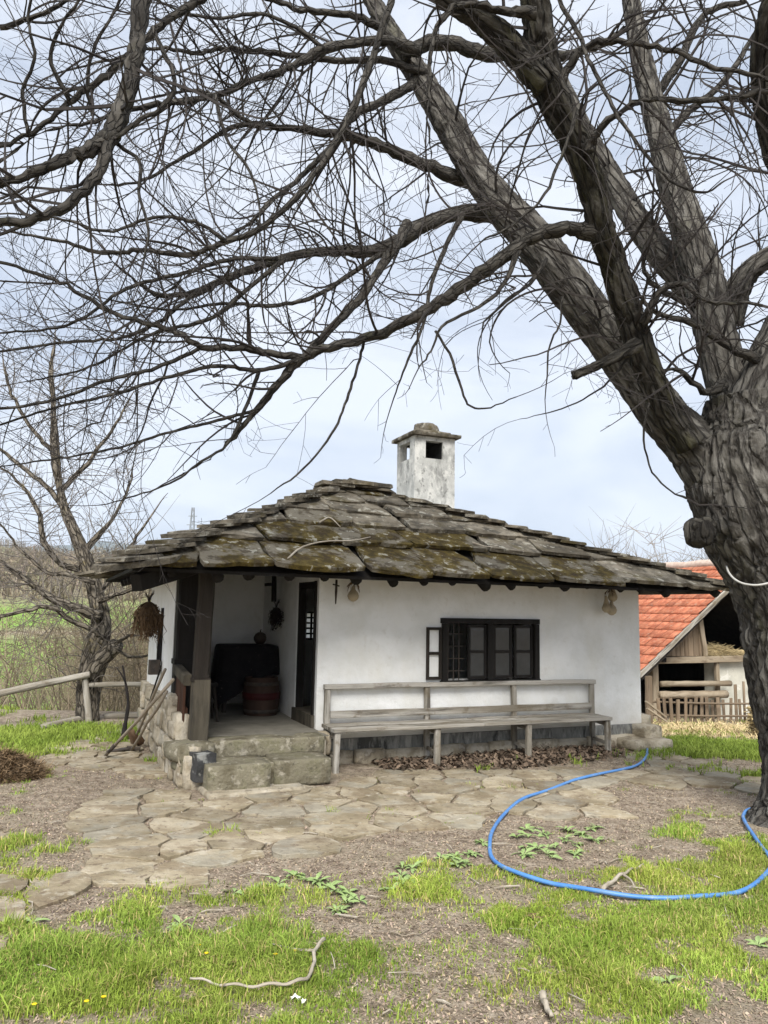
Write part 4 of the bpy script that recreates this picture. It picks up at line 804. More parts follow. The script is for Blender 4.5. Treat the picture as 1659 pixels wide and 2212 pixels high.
mb = MB(); rr_ = [bw(r_p, q0+t*(q1-q0), r_z)+np.array([0, 0, .04+.015*math.sin(t*40)]) for t in np.linspace(0, 1, 30)]; mb.tube(rr_, .13, 10); mb.build('ridge', 'mortar', rd, True)
mb = MB(); bbeam(mb, (e_p-.03, q0-.02, e_z-.05), (r_p+.02, q0-.02, r_z-.035), .035, .075); mb.build('bargeboard', 'wood_grey', rd)
mb = MB(); bbeam(mb, (e_p+.05, q0+.03, e_z-.09), (r_p, q0+.03, r_z-.1), .05, .05); mb.build('verge_rafter', 'wood_dark', rd)
GQ = 9.7
mb = MB(); bbeam(mb, (8.72, GQ-.03, .885), (10.75, GQ-.03, .905), .09, .1); mb.build('tie_beam', 'log', barn)
mb = MB(); bbeam(mb, (8.62, GQ+.05, .93), (8.95, GQ-.1, .9), .07, .07); mb.build('beam_end', 'wood_dark', barn)
mb = MB(); bbeam(mb, (8.78, GQ, -.02), (8.78, GQ, .84), .13, .11); mb.build('post', 'log', barn)
mb = MB(); bbeam(mb, (8.62, GQ, .66), (8.72, GQ, .5), .05, .05); mb.build('brace', 'wood_dark', barn)
mb = MB(); bbeam(mb, (10.12, GQ, -.02), (10.12, GQ, .85), .06, .07); mb.build('post', 'log', barn)
def vz(p): return e_z+(p-e_p)*(r_z-e_z)/(r_p-e_p)-.1
p = 8.88
while p < 9.78:
    wd = random.uniform(.07, .12); p2 = min(p+wd, 9.8); zt = vz(p+.02); mb = MB(); mb.beam(bw((p+p2)/2, GQ, .95), bw((p+p2)/2-.01, GQ, zt), (p2-p-.006)*BK, .03, tuple(E2), .004); mb.build('gable_board', 'wood_barn', barn); p = p2
mb = MB(); bbeam(mb, (9.86, GQ-.02, .95), (9.74, GQ-.02, vz(9.74)-.02), .06, .09); mb.build('gable_post', 'log', barn)
for z, r, pa, pb_ in ((.68-.03-.12, .045, 8.84, 10.3), (.36, .06, 8.82, 10.2)):
    P = spline([bw(pa, GQ-.1, z+.0), bw((pa+pb_)/2, GQ-.1, z-.01), bw(pb_, GQ-.1, z-.02)], 12); mb = MB(); mb.tube(P, r*BK*(1+.08*np.sin(np.arange(12)*1.9)), 9); mb.build('log_rail', 'log', barn, True)
for b6 in ((10.15, 11.4, GQ+.05, GQ+.3, -.3, .86), (9.3, 10.12, GQ+2.2, GQ+2.4, -.3, .95)): 
    wl = MB(); m = Matrix((Vector(E1), Vector(E2), Vector((0, 0, 1)))).transposed().to_4x4(); m.translation = Vector(bw((b6[0]+b6[1])/2, (b6[2]+b6[3])/2, (b6[4]+b6[5])/2)); wl.box(m, ((b6[1]-b6[0])*BK, (b6[3]-b6[2])*BK, (b6[5]-b6[4])*BK)); wl.build('wall', 'barn_wall', barn)
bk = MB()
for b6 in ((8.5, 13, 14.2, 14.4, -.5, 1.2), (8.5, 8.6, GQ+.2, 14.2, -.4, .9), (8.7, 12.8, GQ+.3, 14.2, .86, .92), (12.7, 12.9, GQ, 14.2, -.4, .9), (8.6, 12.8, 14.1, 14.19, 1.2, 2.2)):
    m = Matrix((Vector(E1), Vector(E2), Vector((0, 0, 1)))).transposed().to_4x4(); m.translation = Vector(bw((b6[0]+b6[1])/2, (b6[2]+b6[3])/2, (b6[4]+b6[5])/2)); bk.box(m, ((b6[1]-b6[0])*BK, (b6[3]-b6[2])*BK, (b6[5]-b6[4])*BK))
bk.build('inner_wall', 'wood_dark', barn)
n = 1600; t_ = rng.uniform(0, 1, n); hp2 = np.stack([9.85+1.2*t_, GQ-.02+rng.uniform(0, .5, n), .95+.16*np.sin(np.clip(t_*1.1+.15, 0, 1)*math.pi)*rng.uniform(.1, 1, n)], -1); c = np.array([bw(*a) for a in hp2]); a = rng.uniform(0, 6.28, n); l = rng.uniform(.1, .3, n)
ex = np.stack([np.cos(a), np.sin(a), rng.normal(0, .25, n)], -1)*l[:, None]; ey = np.array([0, 0, .008]); V = np.stack([c-ex, c+ex, c+ex+ey, c-ex+ey], 1).reshape(-1, 3); mb = MB(); mb.V.append(V); mb.B.append(V); mb.n = len(V); mb.Q.append(np.arange(n)[:, None]*4+np.array([[0, 1, 2, 3]])); tv = rng.uniform(.35, .9, n); mb.tq.append(np.stack([tv]*3, -1))
m = Matrix((Vector(E1), Vector(E2), Vector((0, 0, 1)))).transposed().to_4x4(); m.translation = Vector(bw(10.5, GQ+.3, .99)); mb.box(m, (1.9, .8, .12), .05); mb.tq.append(np.full((8, 3), .4)); mb.tq.pop()
hl = tag(mb.build('loft_hay', 'straw', None), 'heap of hay lying on the barn loft behind the beam', 'hay')
# picket fence before the barn
pf = thing('picket_fence', bw(9.2, 9.1, 0), 'low rough picket fence in front of the barn', 'fence'); random.seed(6)
PF0 = G(1425, 1563); PF1 = G(1600, 1560)
tv_ = np.linspace(0, 1, 15)
for i, t in enumerate(tv_):
    b_ = lerp(PF0, PF1, t)+np.array((random.gauss(0, .02), 0, 0)); b_[2] = ground_z(b_[0], b_[1])-.03; h = random.uniform(.52, .62)+(.3 if i in (13,) else 0); mb = MB(); mb.beam(b_, b_+np.array((random.gauss(0, .02), random.gauss(0, .02), h)), random.uniform(.07, .1), .03, tuple(E2), .006); mb.build('picket', 'wood_barn', pf)
for h in (.18, .46):
    A, B = PF0+np.array((-.2, .03, h)), PF1+np.array((.7, .03, h-.02)); mb = MB(); mb.tube(spline([A, lerp(A, B, .5)+(0, 0, -.02), B], 10), .025, 7); mb.build('rail', 'wood_barn', pf, True)
for i, t in enumerate((1.06, 1.25, 1.34)):
    b_ = lerp(PF0, PF1, t); mb = MB(); mb.tube([b_-(0, 0, .1), b_+(0, 0, .95 if i == 0 else .6)], .03, 7); mb.build('stake', 'wood_barn', pf, True)
for k, (u0, v0, u1, v1) in enumerate(((1398, 1530, 1440, 1555), (1395, 1515, 1438, 1545))):
    q = G(1430, 1568); Yb = q[1]-.3; a, b_ = py(u0, v0, Yb), py(u1, v1+4, Yb); mb = MB(); mb.beam(a, b_, .1, .035); tag(mb.build('loose_board', 'log', None), ('lower' if k == 0 else 'upper')+' of two pale boards leaning at the left end of the picket fence', 'board')
a = G(1403, 1566); mb = MB(); mb.beam(a-(0, 0, .05), a+(0, 0, 1.0), .16, .06, tuple(E2), .01, .004); tag(mb.build('wooden_post', 'wood_barn', None), 'short brown plank post close behind the right corner of the cottage', 'post')
b_ = G(1645, 1552); a = py(1592, 1412, b_[1]+.9); b2 = b_.copy()
for k, dx in enumerate((0, .17)):
    mb = MB(); mb.beam(b2+(dx, 0, -.02), a+(dx*.8, .05, 0), .13, .05, tuple(E2), .008, .004); tag(mb.build('leaning_plank', 'wood_grey', None), ('left' if k == 0 else 'right')+' of two grey planks leaning on the barn beside the tree', 'plank')
# straw bale
bp_ = G(1650, 1592); mb = MB(); n = 1500; s = np.array((.75, .5, .42)); c = rng.uniform(-.5, .5, (n, 3)); f = rng.integers(0, 3, n); sg = rng.choice([-.5, .5], n); c[np.arange(n), f] = sg; c = c*s+bp_+np.array((.32, .1, .2)); a = rng.normal(0, 1, (n, 3)); a /= np.linalg.norm(a, axis=1)[:, None]; ex = a*rng.uniform(.05, .12, n)[:, None]; ey = rng.normal(0, .006, (n, 3))
V = np.stack([c-ex-ey, c+ex-ey, c+ex+ey, c-ex+ey], 1).reshape(-1, 3); mb.V.append(V); mb.B.append(V); mb.n = len(V); mb.Q.append(np.arange(n)[:, None]*4+np.array([[0, 1, 2, 3]])); tv = rng.uniform(.3, 1.1, n); mb.tq.append(np.stack([tv]*3, -1))
tb2 = MB(); tb2.stone(bp_+np.array((.32, .1, .2)), s*.95, 0, 4, .2, .05)
t = thing('straw_bale', bp_, 'loose dark straw bale at the right edge behind the tree trunk', 'straw bale'); mb.build('straw', 'straw', t)['kind'] = 'stuff'; tb2.build('core', 'litter_dark', t, True)
# far pylon
pyl = thing('pylon', np.array((-174, 690, 40.)), 'steel lattice pylon rising on the horizon above the roof', 'pylon')
base = py(412, 1200, 690); base[2] = float(ground_z(base[0], base[1])); top = py(412, 1096, 690); pyl.location = base; WL[pyl.name] = tuple(base)
Hh = top[2]-base[2]
def lg(sx_, sy_, t): w_ = 3.4*(1-t)+.9*t; return np.array((base[0]+sx_*w_, base[1]+sy_*w_, base[2]+Hh*t))
for sx_ in (-1, 1):
    for sy_ in (-1, 1): mb = MB(); mb.tube([lg(sx_, sy_, 0), lg(sx_, sy_, 1)], .3, 4); mb.build('leg', 'pylon', pyl)
for i in range(10):
    t0, t1 = i/10, (i+1)/10; mb = MB()
    for sy_ in (-1, 1): mb.tube([lg(-1, sy_, t0), lg(1, sy_, t1)], .16, 3); mb.tube([lg(1, sy_, t0), lg(-1, sy_, t1)], .16, 3)
    mb.build('brace', 'pylon', pyl)
for t0, wd in ((.72, 5.), (.86, 4.)):
    mb = MB(); c = lg(0, 0, t0); mb.tube([c-(wd, 0, 0), c+(wd, 0, 0)], .3, 4); mb.build('crossarm', 'pylon', pyl)

# ================================================================== WALNUT TREE (right)
def vn3(p):
    """smooth 3D gradient noise about -1..1, vectorised"""
    i = np.floor(p).astype(np.int64); f = p-i; w_ = f*f*f*(f*(f*6-15)+10); o = 0
    for dx in (0, 1):
        for dy in (0, 1):
            for dz in (0, 1):
                n_ = (i[..., 0]+dx)*374761393 + (i[..., 1]+dy)*668265263 + (i[..., 2]+dz)*2147483647
                n_ = (n_ ^ (n_ >> 13))*1274126177 & 0x7fffffff; n_ = n_ ^ (n_ >> 16)
                g_ = np.stack([(n_ & 255), (n_ >> 8) & 255, (n_ >> 16) & 255], -1)/127.5-1
                o = o + (g_*(f-np.array([dx, dy, dz]))).sum(-1)*np.where(dx, w_[..., 0], 1-w_[..., 0])*np.where(dy, w_[..., 1], 1-w_[..., 1])*np.where(dz, w_[..., 2], 1-w_[..., 2])
    return o*1.4
def bark_fn(amp, fr, lump=.0):
    def fn(R, th, ln, bc):
        q = bc*np.array([1, 1, .3])*fr; w_ = np.stack([vn3(bc*np.array([.5, .5, .35])*fr+k*9.1) for k in range(3)], -1); q = q + w_*.9
        a = 1-np.abs(vn3(q)); b2 = 1-np.abs(vn3(q*2.1+7.3))
        return R + amp*(.2 - .9*a**6 - .35*b2**5) + lump*vn3(bc*np.array([3, 3, 1.6])+3.3)
    return fn
def px2w(pts, dep, n):
    """control rows (u, v, width px) + depths -> spline of points and radii"""
    P = []
    m = len(pts); dd = np.interp(np.linspace(0, 1, m), np.linspace(0, 1, len(dep)), dep)
    for (u, v, wd), Y in zip(pts, dd):
        c = py(u, v, Y); P.append([*c, wd/2*((c-CAM)@fw)/F])
    S_ = spline(P, n); return S_[:, :3], np.maximum(S_[:, 3], .0015)
tree = thing('walnut_tree', py(1755, 1840, 6.3)*np.array((1, 1, 0)), 'large bare walnut tree with furrowed grey trunk spreading over the cottage', 'tree')
TR = [(1745, 1900, 330), (1752, 1830, 285), (1762, 1760, 236), (1762, 1690, 222), (1752, 1560, 226), (1732, 1400, 230), (1708, 1270, 236), (1672, 1150, 290), (1638, 1060, 280), (1618, 985, 262), (1615, 925, 200), (1605, 860, 160)]
P, R_ = px2w(TR, [6.3, 6.3], 190); mb = MB(); mb.tube(P, R_, 120, fn=bark_fn(.05, 12, .04)); mb.build('trunk', 'bark', tree, True)
LIMBS = []   # (points, radii) kept for growing twigs
def limb(name, pts, dep, mat='limb', n=None, sides=12, fn=None, twigs=1.0, jit=.0, parent=None, label=None, lvl=1):
    L0 = sum(math.hypot(pts[i+1][0]-pts[i][0], pts[i+1][1]-pts[i][1]) for i in range(len(pts)-1))
    n = n or max(8, int(L0/14)); P, R_ = px2w(pts, dep, n)
    if jit: P = P + np.cumsum(rng.normal(0, jit, P.shape), 0)*np.linspace(0, 1, n)[:, None]*0 + rng.normal(0, jit, P.shape)
    if sides < 20: R_ = R_*(1+.05*np.sin(np.arange(n)*.9+pts[0][0])+rng.normal(0, .02, n))
    mb = MB(); mb.tube(P, R_, sides, fn=fn); o = mb.build(name, mat, parent or tree, True)
    LIMBS.append((o, P, R_, twigs, lvl)); return o
B1 = bark_fn(.026, 16, .015); B2 = bark_fn(.02, 24, .01)
limb('main_limb', [(1590, 1070, 180), (1535, 1000, 140), (1485, 950, 114), (1433, 898, 100), (1366, 800, 95), (1290, 700, 93), (1190, 565, 91), (1132, 497, 85), (1067, 425, 74), (1012, 345, 69), (972, 270, 66), (927, 200, 57), (882, 130, 49), (837, 60, 41), (790, -20, 34), (750, -90, 28)], [6.3, 6.5, 7.0, 7.4], 'bark', 170, 72, B1, .5)
limb('main_limb', [(1490, 960, 70), (1433, 872, 64), (1395, 790, 61), (1366, 700, 59), (1346, 640, 58), (1323, 560, 59), (1301, 500, 61), (1277, 400, 63), (1240, 300, 65), (1192, 205, 68), (1168, 110, 71), (1160, 40, 67), (1150, -40, 62), (1140, -120, 56)], [6.15, 5.7, 5.2, 4.8], 'bark_dark', 150, 60, B1, .5)
limb('main_limb', [(1180, 185, 60), (1130, 128, 60), (1085, 80, 60), (1035, 40, 54), (980, 5, 48), (920, -40, 42)], [5.0, 4.8], 'bark_dark', 60, 40, B1, .4)
limb('main_limb', [(1615, 1000, 170), (1596, 890, 108), (1565, 800, 90), (1541, 700, 86), (1520, 600, 83), (1490, 500, 74), (1458, 400, 67), (1430, 300, 58), (1405, 200, 53), (1380, 100, 43), (1362, 0, 38), (1345, -80, 32)], [6.4, 6.8, 7.4], 'bark', 140, 48, B2, .6)
limb('main_limb', [(1640, 1020, 230), (1665, 900, 210), (1720, 770, 190), (1790, 640, 170), (1860, 500, 140), (1920, 300, 110)], [6.3, 6.5], 'bark', 80, 48, B1, .3)
limb('main_limb', [(1535, 665, 70), (1480, 605, 66), (1425, 545, 62), (1375, 475, 57), (1330, 400, 52), (1288, 325, 45), (1240, 240, 38), (1200, 150, 32), (1180, 60, 26)], [7., 7.8], 'bark', 90, 30, B2, .6)
limb('limb', [(1575, 700, 60), (1590, 635, 56), (1620, 585, 50), (1680, 545, 46), (1760, 510, 40)], [6.7, 6.4], 'bark', 40, 24, B2, .6)
limb('limb', [(1740, 420, 90), (1680, 320, 66), (1655, 220, 54), (1648, 120, 50), (1662, 30, 46), (1690, -60, 40)], [5.8, 4.9], 'bark_dark', 60, 30, B2, .6)
limb('limb_stub', [(1375, 745, 34), (1330, 770, 25), (1290, 789, 23), (1240, 811, 22)], [5.75, 5.5], 'bark_dark', 24, 16, B2, 0)
# knotty burl on the trunk
pb2 = py(1512, 1150, 5.98); mb = MB(); mb.stone(pb2, (.22, .2, .2), .3, 8, .75, .18, 4.4); mb.build('burl', 'bark_dark', tree, True, merge=True)
# second order limbs, read off the photograph
SEC = [
 ([(1085, 466, 44), (1000, 460, 40), (930, 480, 37), (860, 522, 34), (780, 542, 31), (700, 543, 28), (620, 556, 25), (530, 586, 21), (430, 628, 18), (345, 638, 14), (270, 590, 10), (225, 540, 6)], [7.0, 5.9], 1.1),
 ([(1300, 505, 50), (1240, 494, 38), (1180, 500, 36), (1120, 532, 34), (1040, 590, 32), (960, 645, 31), (880, 695, 29), (800, 726, 28), (720, 748, 26), (650, 775, 24), (600, 830, 20), (555, 886, 17), (510, 936, 13), (470, 978, 9), (395, 1026, 5)], [5.52, 5.5, 5.6], 1.1),
 ([(655, 776, 20), (580, 762, 18), (505, 751, 17), (437, 750, 15), (400, 727, 14), (335, 702, 12), (255, 680, 11), (175, 635, 10), (110, 602, 9), (0, 568, 8), (-70, 555, 7)], [5.55, 5.0], 1.2),
 ([(880, 480, 26), (862, 520, 24), (825, 575, 22), (772, 650, 21), (722, 704, 20), (655, 774, 18)], [6.5, 5.6], .8),
 ([(312, -60, 46), (306, 20, 46), (298, 100, 44), (280, 190, 44), (252, 262, 46), (232, 310, 44)], [3.9, 3.7], .5),
 ([(236, 300, 34), (190, 325, 34), (150, 338, 32), (80, 374, 28), (0, 394, 24), (-90, 430, 18)], [3.7, 3.4], .9),
 ([(236, 305, 28), (222, 355, 26), (182, 414, 25), (112, 460, 24), (40, 480, 21), (-30, 482, 20), (-90, 475, 17)], [3.7, 3.3], .9),
 ([(330, 60, 12), (358, 120, 12), (375, 160, 11), (373, 200, 12), (348, 236, 12), (300, 262, 12), (250, 300, 10)], [3.8, 3.7], .4),
 ([(905, 110, 30), (830, 88, 26), (705, 106, 23), (625, 146, 21), (550, 172, 19), (465, 206, 18), (375, 221, 16), (290, 235, 14), (200, 265, 12), (100, 282, 10), (0, 350, 8), (-60, 390, 6)], [6.9, 5.0], 1.1),
 ([(930, 160, 20), (830, 132, 17), (740, 130, 15), (640, 121, 14), (545, 110, 13), (460, 106, 11), (420, 116, 10), (340, 104, 8), (230, 130, 6), (120, 160, 4)], [7., 6.], 1.2),
 ([(520, -60, 24), (425, 5, 20), (345, 55, 18), (240, 152, 17), (155, 216, 14), (60, 290, 11), (-40, 330, 8)], [5., 4.6], 1.0),
 ([(845, 0, 18), (828, 55, 17), (790, 165, 17), (750, 262, 16), (710, 331, 15), (640, 426, 15), (555, 497, 14), (490, 521, 14), (405, 550, 13), (300, 540, 11), (225, 546, 10), (125, 520, 8), (20, 500, 5)], [4.8, 4.5], 1.0),
 ([(905, 155, 34), (880, 190, 26), (820, 222, 22), (765, 250, 19), (710, 320, 17), (655, 378, 15), (590, 430, 13), (540, 480, 11), (470, 532, 9), (400, 600, 6), (330, 650, 4)], [7.15, 5.4], 1.),
 ([(1035, 400, 40), (960, 372, 34), (880, 340, 29), (800, 308, 26), (740, 292, 23), (650, 280, 20), (575, 270, 17), (520, 254, 15), (470, 212, 12), (420, 195, 9), (330, 210, 6)], [7.1, 6.2], 1.),
 ([(575, 272, 12), (500, 275, 11), (430, 320, 10), (380, 350, 9), (310, 390, 7), (240, 400, 5)], [6.4, 5.8], .9),
 ([(1160, 30, 30), (1110, 25, 24), (1040, 12, 20), (980, 14, 18), (945, 60, 14), (930, 130, 10), (925, 220, 8), (930, 340, 6), (922, 440, 4)], [4.8, 4.6], .7),
 ([(868, 128, 40), (915, 96, 38), (960, 92, 37), (1010, 107, 36), (1060, 118, 34), (1120, 120, 30), (1210, 120, 26), (1262, 108, 22), (1310, 90, 18), (1350, 60, 12)], [7.2, 7.4], .8),
 ([(1200, -40, 12), (1212, 10, 11), (1250, 72, 11), (1272, 132, 10), (1310, 202, 10), (1342, 262, 9), (1400, 340, 8), (1452, 392, 7), (1520, 415, 6), (1565, 392, 4)], [4.7, 4.4], .8),
 ([(1210, 180, 26), (1245, 120, 18), (1282, 95, 16), (1330, 88, 15), (1382, 95, 14), (1455, 110, 13), (1530, 142, 12), (1640, 166, 10), (1720, 190, 8)], [5.1, 4.6], .9),
 ([(1270, 330, 30), (1282, 298, 20), (1306, 268, 19), (1355, 231, 18), (1405, 215, 17), (1480, 220, 16), (1580, 210, 14), (1680, 192, 12)], [5.2, 4.7], .9),
 ([(1390, 700, 24), (1420, 640, 18), (1470, 610, 14), (1530, 650, 11), (1590, 655, 9), (1650, 660, 7)], [5.7, 5.3], 1.),
 ([(1560, 720, 30), (1500, 660, 22), (1440, 635, 18), (1400, 600, 13), (1390, 540, 9), (1420, 470, 6)], [6.7, 6.2], 1.),
 ([(1640, 780, 26), (1570, 745, 19), (1500, 700, 16), (1430, 680, 13), (1390, 650, 9), (1370, 610, 6)], [6.2, 5.8], .9),
 ([(1560, 830, 30), (1530, 850, 22), (1500, 830, 18), (1470, 800, 14), (1440, 800, 8)], [6.2, 6.0], 1.),
 ([(1180, 130, 18), (1240, 230, 10), (1215, 330, 8), (1170, 430, 7), (1100, 490, 6), (1040, 520, 4)], [4.9, 4.6], .7),
 ([(1440, 290, 24), (1500, 230, 18), (1560, 180, 15), (1620, 90, 12), (1660, 20, 9)], [7.2, 7.], .9),
 ([(1420, 200, 22), (1470, 130, 20), (1500, 60, 18), (1540, 20, 15), (1610, 5, 12)], [7.3, 7.2], .9),
 ([(940, 715, 7), (978, 778, 6.5), (1000, 850, 6), (1020, 880, 5), (1062, 880, 4), (1115, 856, 2.5)], [5.5, 5.4], .35),
 ([(1215, 640, 6), (1210, 700, 5), (1188, 745, 5), (1178, 862, 2.5)], [5.6, 5.5], .5),
 ([(1360, 770, 8), (1310, 830, 5), (1260, 862, 4), (1190, 890, 3), (1125, 905, 1.6)], [5.8, 5.6], 1.2),
 ([(1400, 870, 7), (1390, 950, 5), (1410, 1020, 4.5), (1450, 1060, 4), (1482, 1077, 6)], [5.9, 6.0], .7),
 ([(790, 720, 8), (778, 770, 7), (760, 830, 7), (740, 888, 6.5), (710, 948, 6), (650, 1018, 5), (585, 1064, 3)], [5.6, 5.3], .55),
 ([(560, 800, 10), (530, 880, 9), (490, 960, 7), (430, 1000, 6), (380, 1038, 5), (300, 1068, 4), (215, 1093, 2.5)], [5.6, 5.2], .5),
 ([(437, 750, 11), (335, 795, 10), (230, 822, 9), (100, 868, 8), (-30, 885, 7)], [5.5, 5.], 1.),
 ([(640, 778, 12), (560, 800, 11), (470, 790, 10), (380, 810, 9), (250, 850, 8), (120, 880, 6), (-40, 930, 5)], [5.5, 5.1], 1.),
 ([(555, 885, 9), (480, 905, 8), (380, 930, 7), (260, 965, 6), (130, 990, 5), (-20, 1010, 3)], [5.6, 5.2], 1.),
 ([(430, 628, 10), (350, 690, 9), (260, 730, 8), (140, 740, 7), (0, 760, 6), (-60, 770, 5)], [6., 5.4], 1.),
 ([(620, 556, 12), (540, 620, 11), (450, 690, 10), (330, 720, 8), (200, 790, 6), (80, 820, 4)], [6., 5.4], 1.),
 ([(600, 560, 12), (500, 560, 11), (400, 590, 10), (280, 620, 9), (150, 700, 7), (0, 720, 5)], [6., 5.2], 1.),
 ([(830, 545, 14), (760, 590, 12), (680, 640, 11), (590, 660, 10), (480, 655, 8), (370, 670, 6), (250, 650, 4)], [6.4, 5.8], 1.),
 ([(490, 521, 10), (420, 480, 9), (330, 470, 8), (230, 500, 7), (120, 470, 6), (0, 460, 4)], [4.6, 4.3], 1.),
 ([(700, 106, 12), (640, 60, 10), (560, 30, 9), (470, 40, 8), (380, 20, 6), (300, -20, 5)], [6.5, 6.], 1.),
 ([(880, 130, 26), (820, 60, 20), (740, 30, 16), (650, 20, 13), (560, -10, 10)], [7., 6.4], 1.),
 ([(150, 216, 12), (110, 130, 10), (130, 60, 8), (180, -10, 6)], [4.7, 4.4], .9),
 ([(0, 60, 14), (60, 40, 12), (130, 10, 10), (190, -40, 8)], [4.5, 4.5], 1.),
 ([(200, 250, 10), (190, 170, 9), (210, 90, 8), (250, 20, 7), (280, -40, 6)], [4.8, 4.6], .9),
 ([(60, 290, 10), (50, 200, 9), (75, 120, 8), (60, 40, 7), (80, -40, 6)], [4.6, 4.3], .9),
 ([(240, 300, 10), (300, 350, 9), (300, 420, 8), (320, 500, 7), (310, 560, 5)], [3.8, 3.6], .6),
 ([(465, 206, 10), (490, 300, 8), (540, 370, 7), (560, 450, 5), (555, 500, 4)], [5.7, 5.3], .8),
 ([(1000, 460, 14), (960, 540, 12), (930, 620, 10), (915, 700, 8), (880, 780, 6), (850, 860, 3)], [6.6, 6.2], .8),
 ([(1120, 540, 16), (1090, 610, 11), (1040, 660, 9), (960, 700, 7), (930, 760, 5), (900, 800, 3)], [5.5, 5.2], .9),
 ([(1180, 560, 14), (1150, 610, 9), (1110, 640, 7), (1050, 690, 5), (1040, 720, 3)], [6.4, 6.1], .8),
]
for pts, dep, tw in SEC:
    big = pts[0][2] > 30; wd = pts[0][2]; pts = [(u, v, x*.9) for u, v, x in pts]
    limb('limb' if wd > 18 else 'branch', pts, dep, 'limb', None, 14 if big else 9 if wd > 14 else 7, B2 if wd > 28 else None, tw, .003 if wd < 20 else .006)

def grow(mb, P0, d0, ln, r0, lvl, rg, trop, minr=.0014, sides=3):
    n = max(4, int(ln/.09)); st = ln/n; d_ = d0/np.linalg.norm(d0); P = [P0]; cv = rg.normal(0, .12, 3); kids = []
    for i in range(n):
        cv = cv*.88 + rg.normal(0, .075, 3); d_ = d_ + cv*.55*math.sqrt(st/.09) + trop*.03*st/.09; d_ = d_/np.linalg.norm(d_); P.append(P[-1]+d_*st)
        if rg.random() < .1: d_ = d_ + rg.normal(0, .3, 3); d_ = d_/np.linalg.norm(d_)
        if lvl < 3 and i > 0 and rg.random() < (.5 if lvl == 1 else .36): kids.append((len(P)-1, d_.copy()))
    P = np.array(P); R_ = np.linspace(r0, max(minr, r0*.3), len(P)); mb.queue(P, R_)
    for i, dd in kids:
        pr = rg.normal(0, 1, 3); pr -= dd*(pr@dd); pr /= np.linalg.norm(pr)+1e-9; fr = 1-i/len(P)
        l2 = ln*rg.uniform(.2, .5)*(.35+.65*fr) if lvl == 1 else ln*rg.uniform(.2, .45)
        if l2 < .04: continue
        grow(mb, P[i], dd*.75+pr*.75, l2, max(minr, R_[i]*.62), lvl+1, rg, trop, minr, 3)
rgt = np.random.default_rng(42)
def twigs_on(o, P, R_, amount, mat, per_m, lmin, lmax, rg, trop_up=.0, rmax=.008, minr=.0014):
    ln = np.concatenate([[0], np.cumsum(np.linalg.norm(np.diff(P, axis=0), axis=1))]); Lt = ln[-1]; mb = MB(); cnt = int(Lt*per_m*amount)
    tg = np.gradient(P, axis=0); tg /= np.linalg.norm(tg, axis=1)[:, None]+1e-9
    for k in range(cnt):
        s = Lt*rg.uniform(.06, 1)**.8; i = min(len(P)-1, int(np.searchsorted(ln, s))); t = tg[i]
        pr = rg.normal(0, 1, 3); pr -= t*(pr@t); pr /= np.linalg.norm(pr); d_ = t*rg.uniform(.3, .9)+pr
        u_, v_ = proj(P[i]); droop = trop_up + (rg.normal(.1, .8))
        l = rg.uniform(lmin, lmax)*(1.15-.5*s/Lt); r = min(rmax, max(.003, R_[i]*rg.uniform(.25, .6)))*min(1, .45+l*.55)
        P0 = P[i] + d_/np.linalg.norm(d_)*R_[i]*.3
        e = P0 + d_/np.linalg.norm(d_)*l; ue, ve = proj(e)
        if ve > 880 and 800 < ue < 1500: continue                         # the photograph keeps the sky by the chimney open
        if 1000 < ue < 1330 and ve > 700: continue
        if 330 < ue < 1000 and ve > 900+40*rg.normal(): continue
        grow(mb, P0, d_, l, r, 1, rg, np.array([0, 0, droop]), minr)
    # the limb's own thin end
    if R_[-1] < .02 and amount > 0: grow(mb, P[-1], tg[-1], rg.uniform(.3, .7), R_[-1], 1, rg, np.array([0, 0, -.2]), minr)
    mb.flush(4)
    if mb.n: q = mb.build('twigs', mat, o); q['kind'] = 'stuff'
for o, P, R_, tw, lv in LIMBS:
    if tw > 0:
        thick = R_[0] > .1
        twigs_on(o, P, R_, tw, 'twig', 10 if not thick else 11, .4, 1.6, rgt, 0, .012 if not thick else .014)
# white cord slung round the trunk
a_ = [py(1568, 1218, 6.3), py(1574, 1236, 6.05), py(1588, 1252, 5.93), py(1612, 1262, 5.85), py(1650, 1262, 5.78), py(1720, 1240, 5.76), py(1800, 1215, 5.95)]
mb = MB(); mb.tube(spline(a_, 30), .008, 7); tag(mb.build('white_cord', 'cord', None, True), 'white cord slung round the walnut trunk', 'cord')

